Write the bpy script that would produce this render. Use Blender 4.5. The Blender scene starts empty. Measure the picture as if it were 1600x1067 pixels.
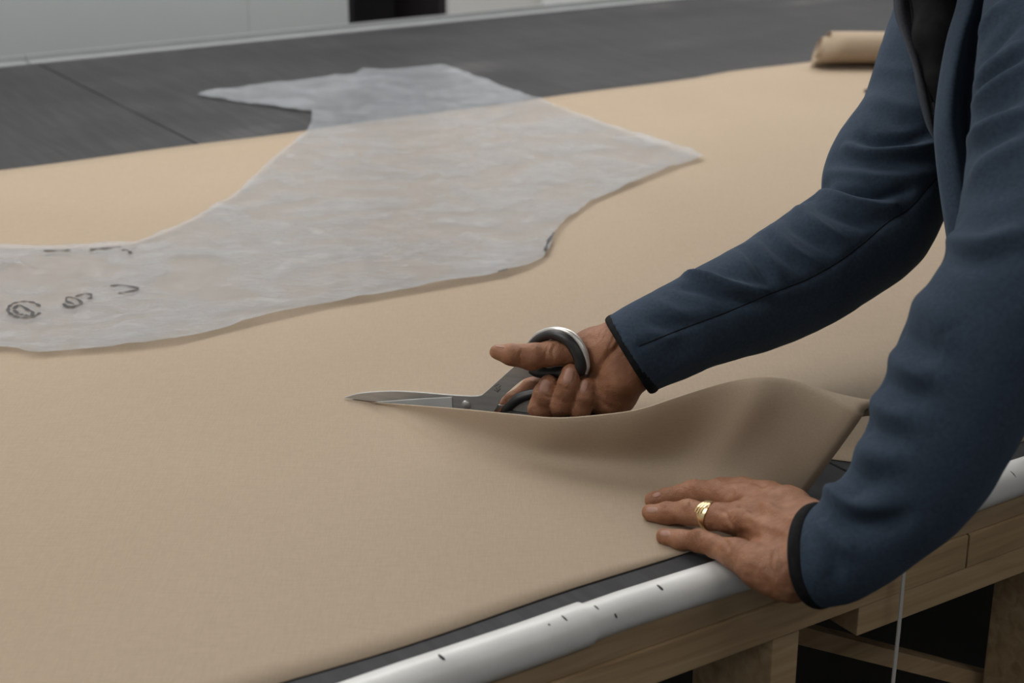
import bpy, bmesh, math, random
import numpy as np
from mathutils import Vector, Matrix, noise, geometry
from mathutils.bvhtree import BVHTree

# ------------------------------------------------------------------ camera, world, lights, exposure
S = bpy.context.scene
COL = S.collection
FPX = 2500.0                               # focal length in pixels of the 1600 x 1067 frame
PITCH = math.atan(923 / FPX)
CAM = Vector((0, 0, 1.505))
cam_data = bpy.data.cameras.new('camera')
cam = bpy.data.objects.new('camera', cam_data)
COL.objects.link(cam)
cam.location = CAM
cam.rotation_euler = (math.pi / 2 - PITCH, 0, 0)
cam_data.sensor_width = 36
cam_data.lens = FPX / 1600 * 36
cam_data.clip_start = 0.05
cam_data.dof.use_dof = True
cam_data.dof.focus_distance = 1.47
cam_data.dof.aperture_fstop = 7.2
S.camera = cam
S.view_settings.view_transform = 'Standard'
S.view_settings.look = 'None'
S.view_settings.gamma = 1
S.view_settings.use_curve_mapping = False
S.view_settings.exposure = 0.0

world = bpy.data.worlds.new('world')
S.world = world
world.use_nodes = True
world.node_tree.nodes['Background'].inputs[0].default_value = (0.75, 0.8, 0.9, 1)
world.node_tree.nodes['Background'].inputs[1].default_value = 0.05

AX = math.radians(32.7)                    # heading of the table's long side
CA, SA = math.cos(AX), math.sin(AX)
TZ = 0.90                                  # table top height
def T(u, v, z):                            # table frame -> world
    return Vector((u * CA - v * SA, u * SA + v * CA, z))
def UV(p):
    return (p.x * CA + p.y * SA, -p.x * SA + p.y * CA)

# ceiling lamps and an added front fill row: (u, v, size_u, size_v, watts); each sits in its own ceiling fixture further down
CEIL = 2.9
LAMPS = [(-1.2, 1.75, 2.0, 1.2, 25), (1.2, 2.75, 2.0, 1.2, 24), (3.6, 2.75, 2.0, 1.2, 26),
         (-1.2, -0.9, 1.6, 0.9, 1.3), (1.2, -0.9, 1.6, 0.9, 1.2), (3.6, -0.9, 1.6, 0.9, 1.2)]  # unseen front row, added as weak fill for the apron and lifted flap
LAMP_COL = (1.0, 0.985, 0.955)
for (u, v, su, sv, w) in LAMPS:
    ld = bpy.data.lights.new('ceiling_lamp_light', 'AREA')
    ld.shape = 'RECTANGLE'; ld.size = su; ld.size_y = sv; ld.energy = w; ld.color = LAMP_COL
    lo = bpy.data.objects.new('ceiling_lamp_light', ld)
    COL.objects.link(lo)
    lo.location = T(u, v, CEIL - 0.075)
    lo.rotation_euler = (0, 0, AX)

# ------------------------------------------------------------------ measuring helpers
FWD = Vector((0, math.cos(PITCH), -math.sin(PITCH)))
UP = Vector((0, math.sin(PITCH), math.cos(PITCH)))
def ray(x, y):
    return FWD + Vector((1, 0, 0)) * ((x - 800) / FPX) + UP * ((533.5 - y) / FPX)
def P(x, y, z=TZ):                         # picture point -> point on the level plane z
    d = ray(x, y)
    return CAM + d * ((z - CAM.z) / d.z)
def D(x, y, depth):                        # picture point -> point at a distance
    return CAM + ray(x, y) * depth
def PV(x, y, v):                           # picture point -> point on the upright plane of table coordinate v
    d = ray(x, y)
    return CAM + d * ((v - (-CAM.x * SA + CAM.y * CA)) / (-d.x * SA + d.y * CA))

# ------------------------------------------------------------------ materials
def new_mat(name):
    m = bpy.data.materials.new(name); m.use_nodes = True
    return m, m.node_tree.nodes, m.node_tree.links, m.node_tree.nodes['Principled BSDF']
def ramp(nodes, stops):
    r = nodes.new('ShaderNodeValToRGB')
    while len(r.color_ramp.elements) < len(stops): r.color_ramp.elements.new(0.5)
    for e, (p, c) in zip(r.color_ramp.elements, stops):
        e.position = p; e.color = (*c, 1)
    return r
def noise_mat(name, c1, c2, scale=8, rough=0.6, metal=0, bump=0, bump_scale=60, stretch=(1, 1, 1), detail=4, spec=0.5, dist=0.002):
    m, n, l, b = new_mat(name)
    tc = n.new('ShaderNodeTexCoord'); mp = n.new('ShaderNodeMapping'); mp.inputs['Scale'].default_value = stretch
    l.new(tc.outputs['Object'], mp.inputs[0])
    nt = n.new('ShaderNodeTexNoise'); nt.inputs['Scale'].default_value = scale; nt.inputs['Detail'].default_value = detail
    l.new(mp.outputs[0], nt.inputs['Vector'])
    r = ramp(n, [(0.35, c1), (0.65, c2)])
    l.new(nt.outputs['Fac'], r.inputs[0]); l.new(r.outputs[0], b.inputs['Base Color'])
    b.inputs['Roughness'].default_value = rough; b.inputs['Metallic'].default_value = metal
    b.inputs['Specular IOR Level'].default_value = spec
    if bump:
        n2 = n.new('ShaderNodeTexNoise'); n2.inputs['Scale'].default_value = bump_scale; n2.inputs['Detail'].default_value = 3
        l.new(mp.outputs[0], n2.inputs['Vector'])
        bp = n.new('ShaderNodeBump'); bp.inputs['Strength'].default_value = bump; bp.inputs['Distance'].default_value = dist
        l.new(n2.outputs['Fac'], bp.inputs['Height']); l.new(bp.outputs[0], b.inputs['Normal'])
    return m

M = {}
M['wall'] = noise_mat('wall_paint', (0.445, 0.475, 0.48), (0.49, 0.52, 0.525), 1.5, 0.7)
M['wall_grey'] = noise_mat('wall_grey_paint', (0.20, 0.20, 0.20), (0.24, 0.24, 0.24), 1.5, 0.7)
M['wall_white'] = noise_mat('wall_white', (0.66, 0.66, 0.65), (0.70, 0.70, 0.69), 1.5, 0.6)
M['wall_bright'] = noise_mat('wall_bright', (0.80, 0.82, 0.83), (0.84, 0.86, 0.87), 1.5, 0.6)
M['black'] = noise_mat('black_paint', (0.008, 0.007, 0.009), (0.018, 0.015, 0.018), 3, 0.7)
M['black2'] = noise_mat('dark_door', (0.018, 0.014, 0.017), (0.024, 0.02, 0.023), 3, 0.6)
M['floor'] = noise_mat('floor_concrete', (0.035, 0.035, 0.034), (0.06, 0.058, 0.055), 3, 0.75)
M['ceil'] = noise_mat('ceiling_paint', (0.55, 0.55, 0.54), (0.6, 0.6, 0.59), 2, 0.8)
M['alu'] = noise_mat('brushed_aluminium', (0.34, 0.355, 0.36), (0.42, 0.435, 0.44), 20, 0.5, 0.4, stretch=(1, 20, 20))
M['pipe'] = noise_mat('white_plastic_pipe', (0.70, 0.70, 0.69), (0.82, 0.82, 0.81), 14, 0.33, bump=0.15, bump_scale=40)
M['slot'] = noise_mat('screw_slot', (0.01, 0.01, 0.01), (0.03, 0.028, 0.025), 30, 0.6)
M['strap'] = noise_mat('white_strap', (0.55, 0.53, 0.5), (0.62, 0.6, 0.57), 10, 0.5)

def table_mat():
    m, n, l, b = new_mat('dark_grey_laminate')
    tc = n.new('ShaderNodeTexCoord')
    n1 = n.new('ShaderNodeTexNoise'); n1.inputs['Scale'].default_value = 2.2; n1.inputs['Detail'].default_value = 6
    mp = n.new('ShaderNodeMapping'); mp.inputs['Scale'].default_value = (1, 2.2, 1); mp.inputs['Rotation'].default_value = (0, 0, 0.5)
    l.new(tc.outputs['Object'], mp.inputs[0]); l.new(mp.outputs[0], n1.inputs['Vector'])
    r = ramp(n, [(0.40, (0.043, 0.043, 0.046)), (0.62, (0.054, 0.053, 0.057)), (0.80, (0.10, 0.10, 0.10))])
    l.new(n1.outputs['Fac'], r.inputs[0])
    # fine scuffs running across the board
    n2 = n.new('ShaderNodeTexNoise'); n2.inputs['Scale'].default_value = 14; n2.inputs['Detail'].default_value = 5
    mp2 = n.new('ShaderNodeMapping'); mp2.inputs['Scale'].default_value = (9, 0.5, 1); mp2.inputs['Rotation'].default_value = (0, 0, 0.25)
    l.new(tc.outputs['Object'], mp2.inputs[0]); l.new(mp2.outputs[0], n2.inputs['Vector'])
    r2 = ramp(n, [(0.42, (0.88, 0.88, 0.88)), (0.75, (1.22, 1.22, 1.22))])
    l.new(n2.outputs['Fac'], r2.inputs[0])
    mx = n.new('ShaderNodeMix'); mx.data_type = 'RGBA'; mx.blend_type = 'MULTIPLY'; mx.inputs[0].default_value = 1
    l.new(r.outputs[0], mx.inputs[6]); l.new(r2.outputs[0], mx.inputs[7])
    l.new(mx.outputs[2], b.inputs['Base Color'])
    b.inputs['Roughness'].default_value = 0.68
    b.inputs['Specular IOR Level'].default_value = 0.2
    return m
M['table'] = table_mat()

def wood_mat(name, c1, c2, c3):
    m, n, l, b = new_mat(name)
    tc = n.new('ShaderNodeTexCoord'); mp = n.new('ShaderNodeMapping'); mp.inputs['Scale'].default_value = (1.2, 14, 14)
    l.new(tc.outputs['Object'], mp.inputs[0])
    n1 = n.new('ShaderNodeTexNoise'); n1.inputs['Scale'].default_value = 5; n1.inputs['Detail'].default_value = 6; n1.inputs['Distortion'].default_value = 0.8
    l.new(mp.outputs[0], n1.inputs['Vector'])
    r = ramp(n, [(0.3, c1), (0.5, c2), (0.7, c3)])
    l.new(n1.outputs['Fac'], r.inputs[0]); l.new(r.outputs[0], b.inputs['Base Color'])
    bp = n.new('ShaderNodeBump'); bp.inputs['Strength'].default_value = 0.25; bp.inputs['Distance'].default_value = 0.002
    l.new(n1.outputs['Fac'], bp.inputs['Height']); l.new(bp.outputs[0], b.inputs['Normal'])
    b.inputs['Roughness'].default_value = 0.65; b.inputs['Specular IOR Level'].default_value = 0.3
    return m
M['pine'] = wood_mat('pine_lumber', (0.36, 0.245, 0.135), (0.46, 0.325, 0.185), (0.54, 0.39, 0.235))
M['ply'] = wood_mat('plywood_edge', (0.32, 0.225, 0.13), (0.40, 0.29, 0.175), (0.47, 0.35, 0.22))

def fabric_mat():
    m, n, l, b = new_mat('beige_canvas')
    tc = n.new('ShaderNodeTexCoord')
    n1 = n.new('ShaderNodeTexNoise'); n1.inputs['Scale'].default_value = 1.6; n1.inputs['Detail'].default_value = 3
    l.new(tc.outputs['Object'], n1.inputs['Vector'])
    r = ramp(n, [(0.35, (0.378, 0.295, 0.215)), (0.65, (0.405, 0.318, 0.234))])
    l.new(n1.outputs['Fac'], r.inputs[0])
    def thread(scale, stretch, rot):
        mp = n.new('ShaderNodeMapping'); mp.inputs['Scale'].default_value = stretch; mp.inputs['Rotation'].default_value = (0, 0, rot)
        l.new(tc.outputs['Object'], mp.inputs[0])
        t = n.new('ShaderNodeTexNoise'); t.inputs['Scale'].default_value = scale; t.inputs['Detail'].default_value = 3
        l.new(mp.outputs[0], t.inputs['Vector'])
        return t
    a = thread(85, (1, 12, 12), -AX); c = thread(85, (12, 1, 12), -AX)
    ad = n.new('ShaderNodeMath'); ad.operation = 'ADD'
    l.new(a.outputs['Fac'], ad.inputs[0]); l.new(c.outputs['Fac'], ad.inputs[1])
    r2 = ramp(n, [(0.70 / 2, (0.93, 0.93, 0.92)), (1.3 / 2, (1.05, 1.05, 1.05))])
    hf = n.new('ShaderNodeMath'); hf.operation = 'MULTIPLY'; hf.inputs[1].default_value = 0.5
    l.new(ad.outputs[0], hf.inputs[0]); l.new(hf.outputs[0], r2.inputs[0])
    mx = n.new('ShaderNodeMix'); mx.data_type = 'RGBA'; mx.blend_type = 'MULTIPLY'; mx.inputs[0].default_value = 1
    l.new(r.outputs[0], mx.inputs[6]); l.new(r2.outputs[0], mx.inputs[7]); l.new(mx.outputs[2], b.inputs['Base Color'])
    bp = n.new('ShaderNodeBump'); bp.inputs['Strength'].default_value = 0.12; bp.inputs['Distance'].default_value = 0.0006
    l.new(ad.outputs[0], bp.inputs['Height']); l.new(bp.outputs[0], b.inputs['Normal'])
    b.inputs['Roughness'].default_value = 0.75; b.inputs['Specular IOR Level'].default_value = 0.25
    return m
M['fabric'] = fabric_mat()

def film_mat():
    m, n, l, b = new_mat('frosted_plastic_film')
    tc = n.new('ShaderNodeTexCoord')
    n1 = n.new('ShaderNodeTexNoise'); n1.inputs['Scale'].default_value = 9; n1.inputs['Detail'].default_value = 5; n1.inputs['Distortion'].default_value = 1.2
    l.new(tc.outputs['Object'], n1.inputs['Vector'])
    r = ramp(n, [(0.35, (0.0, 0.0, 0.0)), (0.7, (1, 1, 1))])
    l.new(n1.outputs['Fac'], r.inputs[0])
    mr = n.new('ShaderNodeMapRange'); mr.inputs['To Min'].default_value = 0.38; mr.inputs['To Max'].default_value = 0.60
    l.new(r.outputs[0], mr.inputs['Value']); l.new(mr.outputs[0], b.inputs['Alpha'])
    n3 = n.new('ShaderNodeTexNoise'); n3.inputs['Scale'].default_value = 30; n3.inputs['Detail'].default_value = 6; n3.inputs['Distortion'].default_value = 1.6
    mp3 = n.new('ShaderNodeMapping'); mp3.inputs['Scale'].default_value = (0.7, 1.1, 1); mp3.inputs['Rotation'].default_value = (0, 0, 0.6)
    l.new(tc.outputs['Object'], mp3.inputs[0]); l.new(mp3.outputs[0], n3.inputs['Vector'])
    r3 = ramp(n, [(0.36, (0.42, 0.442, 0.48)), (0.58, (0.475, 0.497, 0.535)), (0.74, (0.55, 0.57, 0.60))])
    l.new(n3.outputs['Fac'], r3.inputs[0]); l.new(r3.outputs[0], b.inputs['Base Color'])
    b.inputs['Roughness'].default_value = 0.26
    b.inputs['Specular IOR Level'].default_value = 0.45
    n2 = n.new('ShaderNodeTexNoise'); n2.inputs['Scale'].default_value = 45; n2.inputs['Detail'].default_value = 4; n2.inputs['Distortion'].default_value = 0.6
    mp = n.new('ShaderNodeMapping'); mp.inputs['Scale'].default_value = (1, 2.5, 1); mp.inputs['Rotation'].default_value = (0, 0, 0.6)
    l.new(tc.outputs['Object'], mp.inputs[0]); l.new(mp.outputs[0], n2.inputs['Vector'])
    bp = n.new('ShaderNodeBump'); bp.inputs['Strength'].default_value = 0.6; bp.inputs['Distance'].default_value = 0.004
    l.new(n2.outputs['Fac'], bp.inputs['Height']); l.new(bp.outputs[0], b.inputs['Normal'])
    return m
M['film'] = film_mat()
M['ink'] = noise_mat('marker_ink', (0.035, 0.035, 0.04), (0.07, 0.07, 0.075), 40, 0.7)

# ------------------------------------------------------------------ object helpers
def obj(name, verts, faces, mat, parent=None, smooth=False, edges=()):
    me = bpy.data.meshes.new(name)
    me.from_pydata([tuple(v) for v in verts], list(edges), [tuple(f) for f in faces])
    me.update()
    if smooth:
        me.polygons.foreach_set('use_smooth', [True] * len(me.polygons))
    me.materials.append(M[mat] if isinstance(mat, str) else mat)
    o = bpy.data.objects.new(name, me)
    COL.objects.link(o)
    if parent is not None: o.parent = parent
    return o
def bm_obj(name, bm, mat, parent=None, smooth=False):
    me = bpy.data.meshes.new(name)
    bm.to_mesh(me); bm.free()
    if smooth: me.polygons.foreach_set('use_smooth', [True] * len(me.polygons))
    me.materials.append(M[mat] if isinstance(mat, str) else mat)
    o = bpy.data.objects.new(name, me)
    COL.objects.link(o)
    if parent is not None: o.parent = parent
    return o
def box_bm(u0, u1, v0, v1, z0, z1, bevel=0.0, bm=None):
    bm = bm or bmesh.new()
    r = bmesh.ops.create_cube(bm, size=1)
    for v in r['verts']:
        v.co = Vector(((u0 + u1) / 2 + v.co.x * (u1 - u0), (v0 + v1) / 2 + v.co.y * (v1 - v0), (z0 + z1) / 2 + v.co.z * (z1 - z0)))
    if bevel:
        es = list({e for v in r['verts'] for e in v.link_edges})
        bmesh.ops.bevel(bm, geom=es, offset=bevel, segments=2, affect='EDGES', profile=0.7)
    return bm
def tbox(name, u0, u1, v0, v1, z0, z1, mat, parent=None, bevel=0.0):
    o = bm_obj(name, box_bm(u0, u1, v0, v1, z0, z1, bevel), mat, parent)
    if parent is None: o.rotation_euler = (0, 0, AX)
    return o
def empty(name, label, cat, group=None, loc=(0, 0, 0), rz=0):
    o = bpy.data.objects.new(name, None)
    COL.objects.link(o)
    o.location = loc; o.rotation_euler = (0, 0, rz)
    tag(o, label, cat, group)
    return o
def tag(o, label=None, cat=None, group=None, kind=None):
    if label: o['label'] = label
    if cat: o['category'] = cat
    if group: o['group'] = group
    if kind: o['kind'] = kind
    return o
def structure(o): o['kind'] = 'structure'; return o

# ------------------------------------------------------------------ the room
U0, U1, V0, V1 = -2.6, 5.6, -2.2, 3.50
structure(tbox('floor', U0, U1, V0, V1 + 1.2, -0.08, 0, 'floor'))
structure(tbox('ceiling', U0, U1, V0, V1 + 1.2, CEIL, CEIL + 0.08, 'ceil'))
structure(tbox('wall_left', U0 - 0.08, U0, V0, V1 + 1.2, 0, CEIL, 'wall'))
structure(tbox('wall_right', U1, U1 + 0.08, V0, V1 + 1.2, 0, CEIL, 'wall_grey'))
structure(tbox('wall_front', U0, U1, V0 - 0.08, V0, 0, CEIL, 'wall_grey'))
ud0 = UV(PV(541, 20, V1))[0]; ud1 = UV(PV(697, 15, V1))[0]
ue0 = UV(PV(846, 6, V1))[0]; ue1 = UV(PV(978, 2, V1))[0]
wb = structure(tbox('wall_back', U0, ud0, V1, V1 + 0.1, 0, CEIL, 'wall'))
wb2 = structure(tbox('wall_back', ud1, U1, V1, V1 + 0.1, 0, CEIL, 'wall_white'))
# faint joints of the wall sheets, each sheet a panel a little proud of the wall
us = UV(PV(385, 20, V1))[0]
for (a, b_, mt) in ((U0, us - 1.25, 'wall'), (us - 1.249, us - 0.001, 'wall'), (us, ud0, 'wall')):
    bm_obj('wall_panel', box_bm(a, b_, V1 - 0.012, V1, 0.06, CEIL - 0.3, 0.0008), mt, wb)
for (a, b_, mt) in ((ud1, ue0 - 0.03, 'wall_white'), (ue0, ue1, 'wall_bright'), (ue1 + 0.03, U1, 'wall_white')):
    bm_obj('wall_panel', box_bm(a, b_, V1 - 0.012, V1, 0.06, CEIL - 0.3, 0.003), mt, wb2)
dr = structure(tbox('door_1', ud0, ud1, V1 + 0.30, V1 + 0.34, 0, CEIL, 'black'))
um = ud0 + (ud1 - ud0) * 0.45
bm_obj('door_leaf', box_bm(um, ud1 - 0.025, V1 + 0.22, V1 + 0.26, 0.01, 2.4, 0.004), 'black', dr)
bm_obj('door_jamb', box_bm(ud0, ud0 + 0.02, V1 + 0.0, V1 + 0.3, 0, CEIL), 'black', dr)
bm_obj('door_jamb', box_bm(ud1 - 0.02, ud1, V1 + 0.0, V1 + 0.3, 0, CEIL), 'black2', dr)

m, n, l, b = new_mat('lamp_diffuser')
b.inputs['Base Color'].default_value = (0.9, 0.9, 0.88, 1)
b.inputs['Emission Color'].default_value = (*LAMP_COL, 1); b.inputs['Emission Strength'].default_value = 2.0
M['diffuser'] = m
M['lampbody'] = noise_mat('lamp_housing', (0.7, 0.7, 0.7), (0.75, 0.75, 0.75), 5, 0.5)
LAMP_LABEL = {(-1.2, 1.75): 'white ceiling lamp over the left end of the cutting table', (1.2, 2.75): 'white ceiling lamp above the plastic pattern at the back of the table',
              (3.6, 2.75): 'white ceiling lamp above the far right end of the table', (-1.2, -0.9): 'added faint fill lamp at the left of the row over the free floor',
              (1.2, -0.9): 'added faint fill lamp in the middle of the row over the free floor', (3.6, -0.9): 'added faint fill lamp at the right of the row over the free floor'}
for (u, v, su, sv, w) in LAMPS:
    t = empty('ceiling_lamp', LAMP_LABEL[(u, v)], 'ceiling lamp', 'ceiling lamps', T(u, v, CEIL - 0.07), AX)
    bm = box_bm(-su / 2 - 0.03, su / 2 + 0.03, -sv / 2 - 0.03, -sv / 2, 0, 0.07)
    box_bm(-su / 2 - 0.03, su / 2 + 0.03, sv / 2, sv / 2 + 0.03, 0, 0.07, bm=bm)
    box_bm(-su / 2 - 0.03, -su / 2, -sv / 2, sv / 2, 0, 0.07, bm=bm)
    box_bm(su / 2, su / 2 + 0.03, -sv / 2, sv / 2, 0, 0.07, bm=bm)
    bm_obj('lamp_frame', bm, 'lampbody', t)
    bm_obj('lamp_diffuser', box_bm(-su / 2, su / 2, -sv / 2, sv / 2, 0.005, 0.02), 'diffuser', t)

# ------------------------------------------------------------------ the cutting table
table = empty('cutting_table', 'long cutting table with dark grey top, pine frame and white pipe along its edge', 'table', None, (0, 0, 0), AX)
VF, VB = 0.857, 3.313
useam = 0.958
def board(u0, u1):
    bm_obj('top_board', box_bm(u0, u1, VF, VB, TZ - 0.013, TZ, 0.001), 'table', table)
board(useam - 2.44, useam - 0.003); board(useam, useam + 2.437); board(useam + 2.44, useam + 4.88)
UL, UR = useam - 2.44, useam + 4.88
# aluminium angle along the far edge, in two lengths
uj = UV(PV(42, 98, VB))[0]
for a, b_ in ((UL, uj - 0.003), (uj, UR)):
    bm = box_bm(a, b_, VB - 0.025, VB + 0.009, TZ, TZ + 0.004, 0.001)
    box_bm(a, b_, VB + 0.003, VB + 0.009, TZ - 0.045, TZ, bm=bm)
    box_bm(a, b_, VB + 0.0015, VB + 0.009, TZ, TZ + 0.016, 0.001, bm=bm)
    bm_obj('edge_rail', bm, 'alu', table)
# plywood under the top, then the lumber below it
bm_obj('plywood_sheet', box_bm(UL, UR, VF - 0.009, VB - 0.01, TZ - 0.043, TZ - 0.0135, 0.001), 'ply', table)
uap = UV(PV(1499, 845, VF))[0]
for a, b_ in ((UL, uap - 0.002), (uap, UR)):
    bm_obj('apron_rail', box_bm(a, b_, VF - 0.0115, VF + 0.018, TZ - 0.0765, TZ - 0.0435, 0.0015), 'pine', table)
    bm_obj('apron_rail', box_bm(a, b_, VB - 0.04, VB - 0.01, TZ - 0.0765, TZ - 0.0435, 0.0015), 'pine', table)
ubm = UV(PV(1340, 960, VF - 0.009))[0]
bm_obj('support_beam', box_bm(ubm, UR - 0.2, VF - 0.010, VF + 0.065, TZ - 0.105, TZ - 0.077, 0.0015), 'pine', table)
def leg(u, v, ztop, du=0.029, dv=0.10):
    bm_obj('leg', box_bm(u, u + du, v, v + dv, 0, ztop, 0.002), 'pine', table)
ul = UV(PV(1196, 1000, VF))[0]
ul2 = UV(PV(1675, 912, VF))[0]
leg(ul, VF - 0.009, TZ - 0.077); leg(ul2, VF - 0.009, TZ - 0.1055)
for u in (-0.3, 2.6, 4.2, 5.4):
    leg(u, VF - 0.009, TZ - 0.077 if u < ubm else TZ - 0.1055)
for u in (-0.3, ul, ul2, 2.6, 4.2, 5.4):
    leg(u, VB - 0.14, TZ - 0.077)
# diagonal brace between the two front legs
def bar(name, p0, p1, w, h, mat, parent):
    p0, p1 = Vector(p0), Vector(p1)
    d = (p1 - p0); L = d.length; d.normalize()
    s = Vector((0, 0, 1)).cross(d).normalized(); t = d.cross(s)
    vs = [p0 + d * (L * i) + s * (w * j) + t * (h * k) for i in (0, 1) for j in (-.5, .5) for k in (-.5, .5)]
    fs = [(0, 1, 3, 2), (4, 6, 7, 5), (0, 4, 5, 1), (2, 3, 7, 6), (0, 2, 6, 4), (1, 5, 7, 3)]
    return obj(name, vs, fs, mat, parent)
def tl(p): u, v = UV(p); return Vector((u, v, p.z))
vbr = VF + 0.115
bar('brace', tl(PV(1225, 982, vbr)), tl(PV(1640, 1088, vbr)), 0.022, 0.0175, 'pine', table)
# white pipe covers over the front edge, each length a part with its own screws
def half_pipe(u0, u1, r, name='edge_pipe'):
    cz, cv, th = TZ - 0.0112, VF + 0.0007, 0.002
    prof = []
    A0, A1, N = math.radians(52), math.radians(256), 22
    for i in range(N + 1):
        a = A0 + (A1 - A0) * i / N
        prof.append((cv + r * math.cos(a) * 1.0, cz + r * 0.95 * math.sin(a)))
    for i in range(N, -1, -1):
        a = A0 + (A1 - A0) * i / N
        prof.append((cv + (r - th) * math.cos(a), cz + (r - th) * 0.95 * math.sin(a)))
    K = len(prof); segs = max(2, int((u1 - u0) / 0.05)); vs, fs = [], []
    for j in range(segs + 1):
        u = u0 + (u1 - u0) * j / segs
        w = 0.0008 * math.sin(u * 12.0) + 0.0005 * math.sin(u * 31)
        vs += [(u, p[0] + w, p[1] + w * 0.5) for p in prof]
    for j in range(segs):
        for i in range(K):
            i2 = (i + 1) % K
            fs.append((j * K + i, (j + 1) * K + i, (j + 1) * K + i2, j * K + i2))
    fs.append(tuple(range(K))); fs.append(tuple(segs * K + i for i in range(K - 1, -1, -1)))
    o = obj(name, vs, fs, 'pipe', table, True)
    md = o.modifiers.new('edge', 'EDGE_SPLIT'); md.split_angle = math.radians(50)
    return o, cv, cz, r
upj = UV(P(908, 952, TZ))[0]
upk = UV(P(1170, 876, TZ))[0]
pipes = [half_pipe(UL, upj, 0.0176), half_pipe(upj - 0.02, upk + 0.22, 0.0155), half_pipe(upk + 0.225, upk + 1.9, 0.0170), half_pipe(upk + 1.905, UR, 0.0170)]
def slot(px, py, pipe, rx=0.0016, rz=0.005, tilt=0.2):
    o, cv, cz, r = pipe
    # find the pipe surface along the sight line
    d = ray(px, py); best = None
    for i in range(800):
        q = CAM + d * (0.8 + i * 0.001)
        u, v = UV(q)
        if math.hypot(v - cv, (q.z - cz) / 0.95) < r: best = q; break
    if best is None: return
    u, v = UV(best)
    nrm = Vector((0, v - cv, best.z - cz)).normalized(); tu = Vector((1, 0, 0)); tv = nrm.cross(tu)
    vs = [Vector((u, v, best.z)) + nrm * 0.0012]; K = 10
    for i in range(K):
        a = 2 * math.pi * i / K
        x, y = rx * math.cos(a), rz * math.sin(a)
        vs.append(Vector((u, v, best.z)) + nrm * 0.0002 + tu * (x * math.cos(tilt) - y * math.sin(tilt)) + tv * (x * math.sin(tilt) + y * math.cos(tilt)))
    obj('screw_slot', vs, [(0, 1 + i, 1 + (i + 1) % K) for i in range(K)], 'slot', o)
for (x, y, i, rx, rz) in ((690, 1027, 0, 0.00135, 0.00375), (858, 976, 0, 0.00075, 0.00113), (882, 966, 0, 0.00090, 0.00337), (931, 949, 1, 0.00135, 0.00337), (962, 962, 1, 0.00090, 0.00225),
                      (1031, 918, 1, 0.00165, 0.00360), (1583, 741, 2, 0.00090, 0.00375)):
    slot(x, y, pipes[i], rx, rz)
# strap hanging down from the edge
sp = [(1418, 850), (1413, 885), (1409, 930), (1404, 985), (1398, 1040), (1392, 1100), (1385, 1190)]
vs, fs = [], []
for i, (x, y) in enumerate(sp):
    c = PV(x, y, VF - 0.0215 - 0.0015 * math.sin(i)); u, v = UV(c)
    for s in (-1, 1):
        for w in (-1, 1): vs.append((u + s * 0.0019, v + w * 0.0006, c.z))
for i in range(len(sp) - 1):
    a, b_ = i * 4, i * 4 + 4
    for q in ((0, 1), (1, 3), (3, 2), (2, 0)): fs.append((a + q[0], a + q[1], b_ + q[1], b_ + q[0]))
st = obj('hanging_strap', vs, fs, 'strap'); st.rotation_euler = (0, 0, AX)
tag(st, 'thin white strap hanging down over the pine apron of the table', 'strap')

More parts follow.
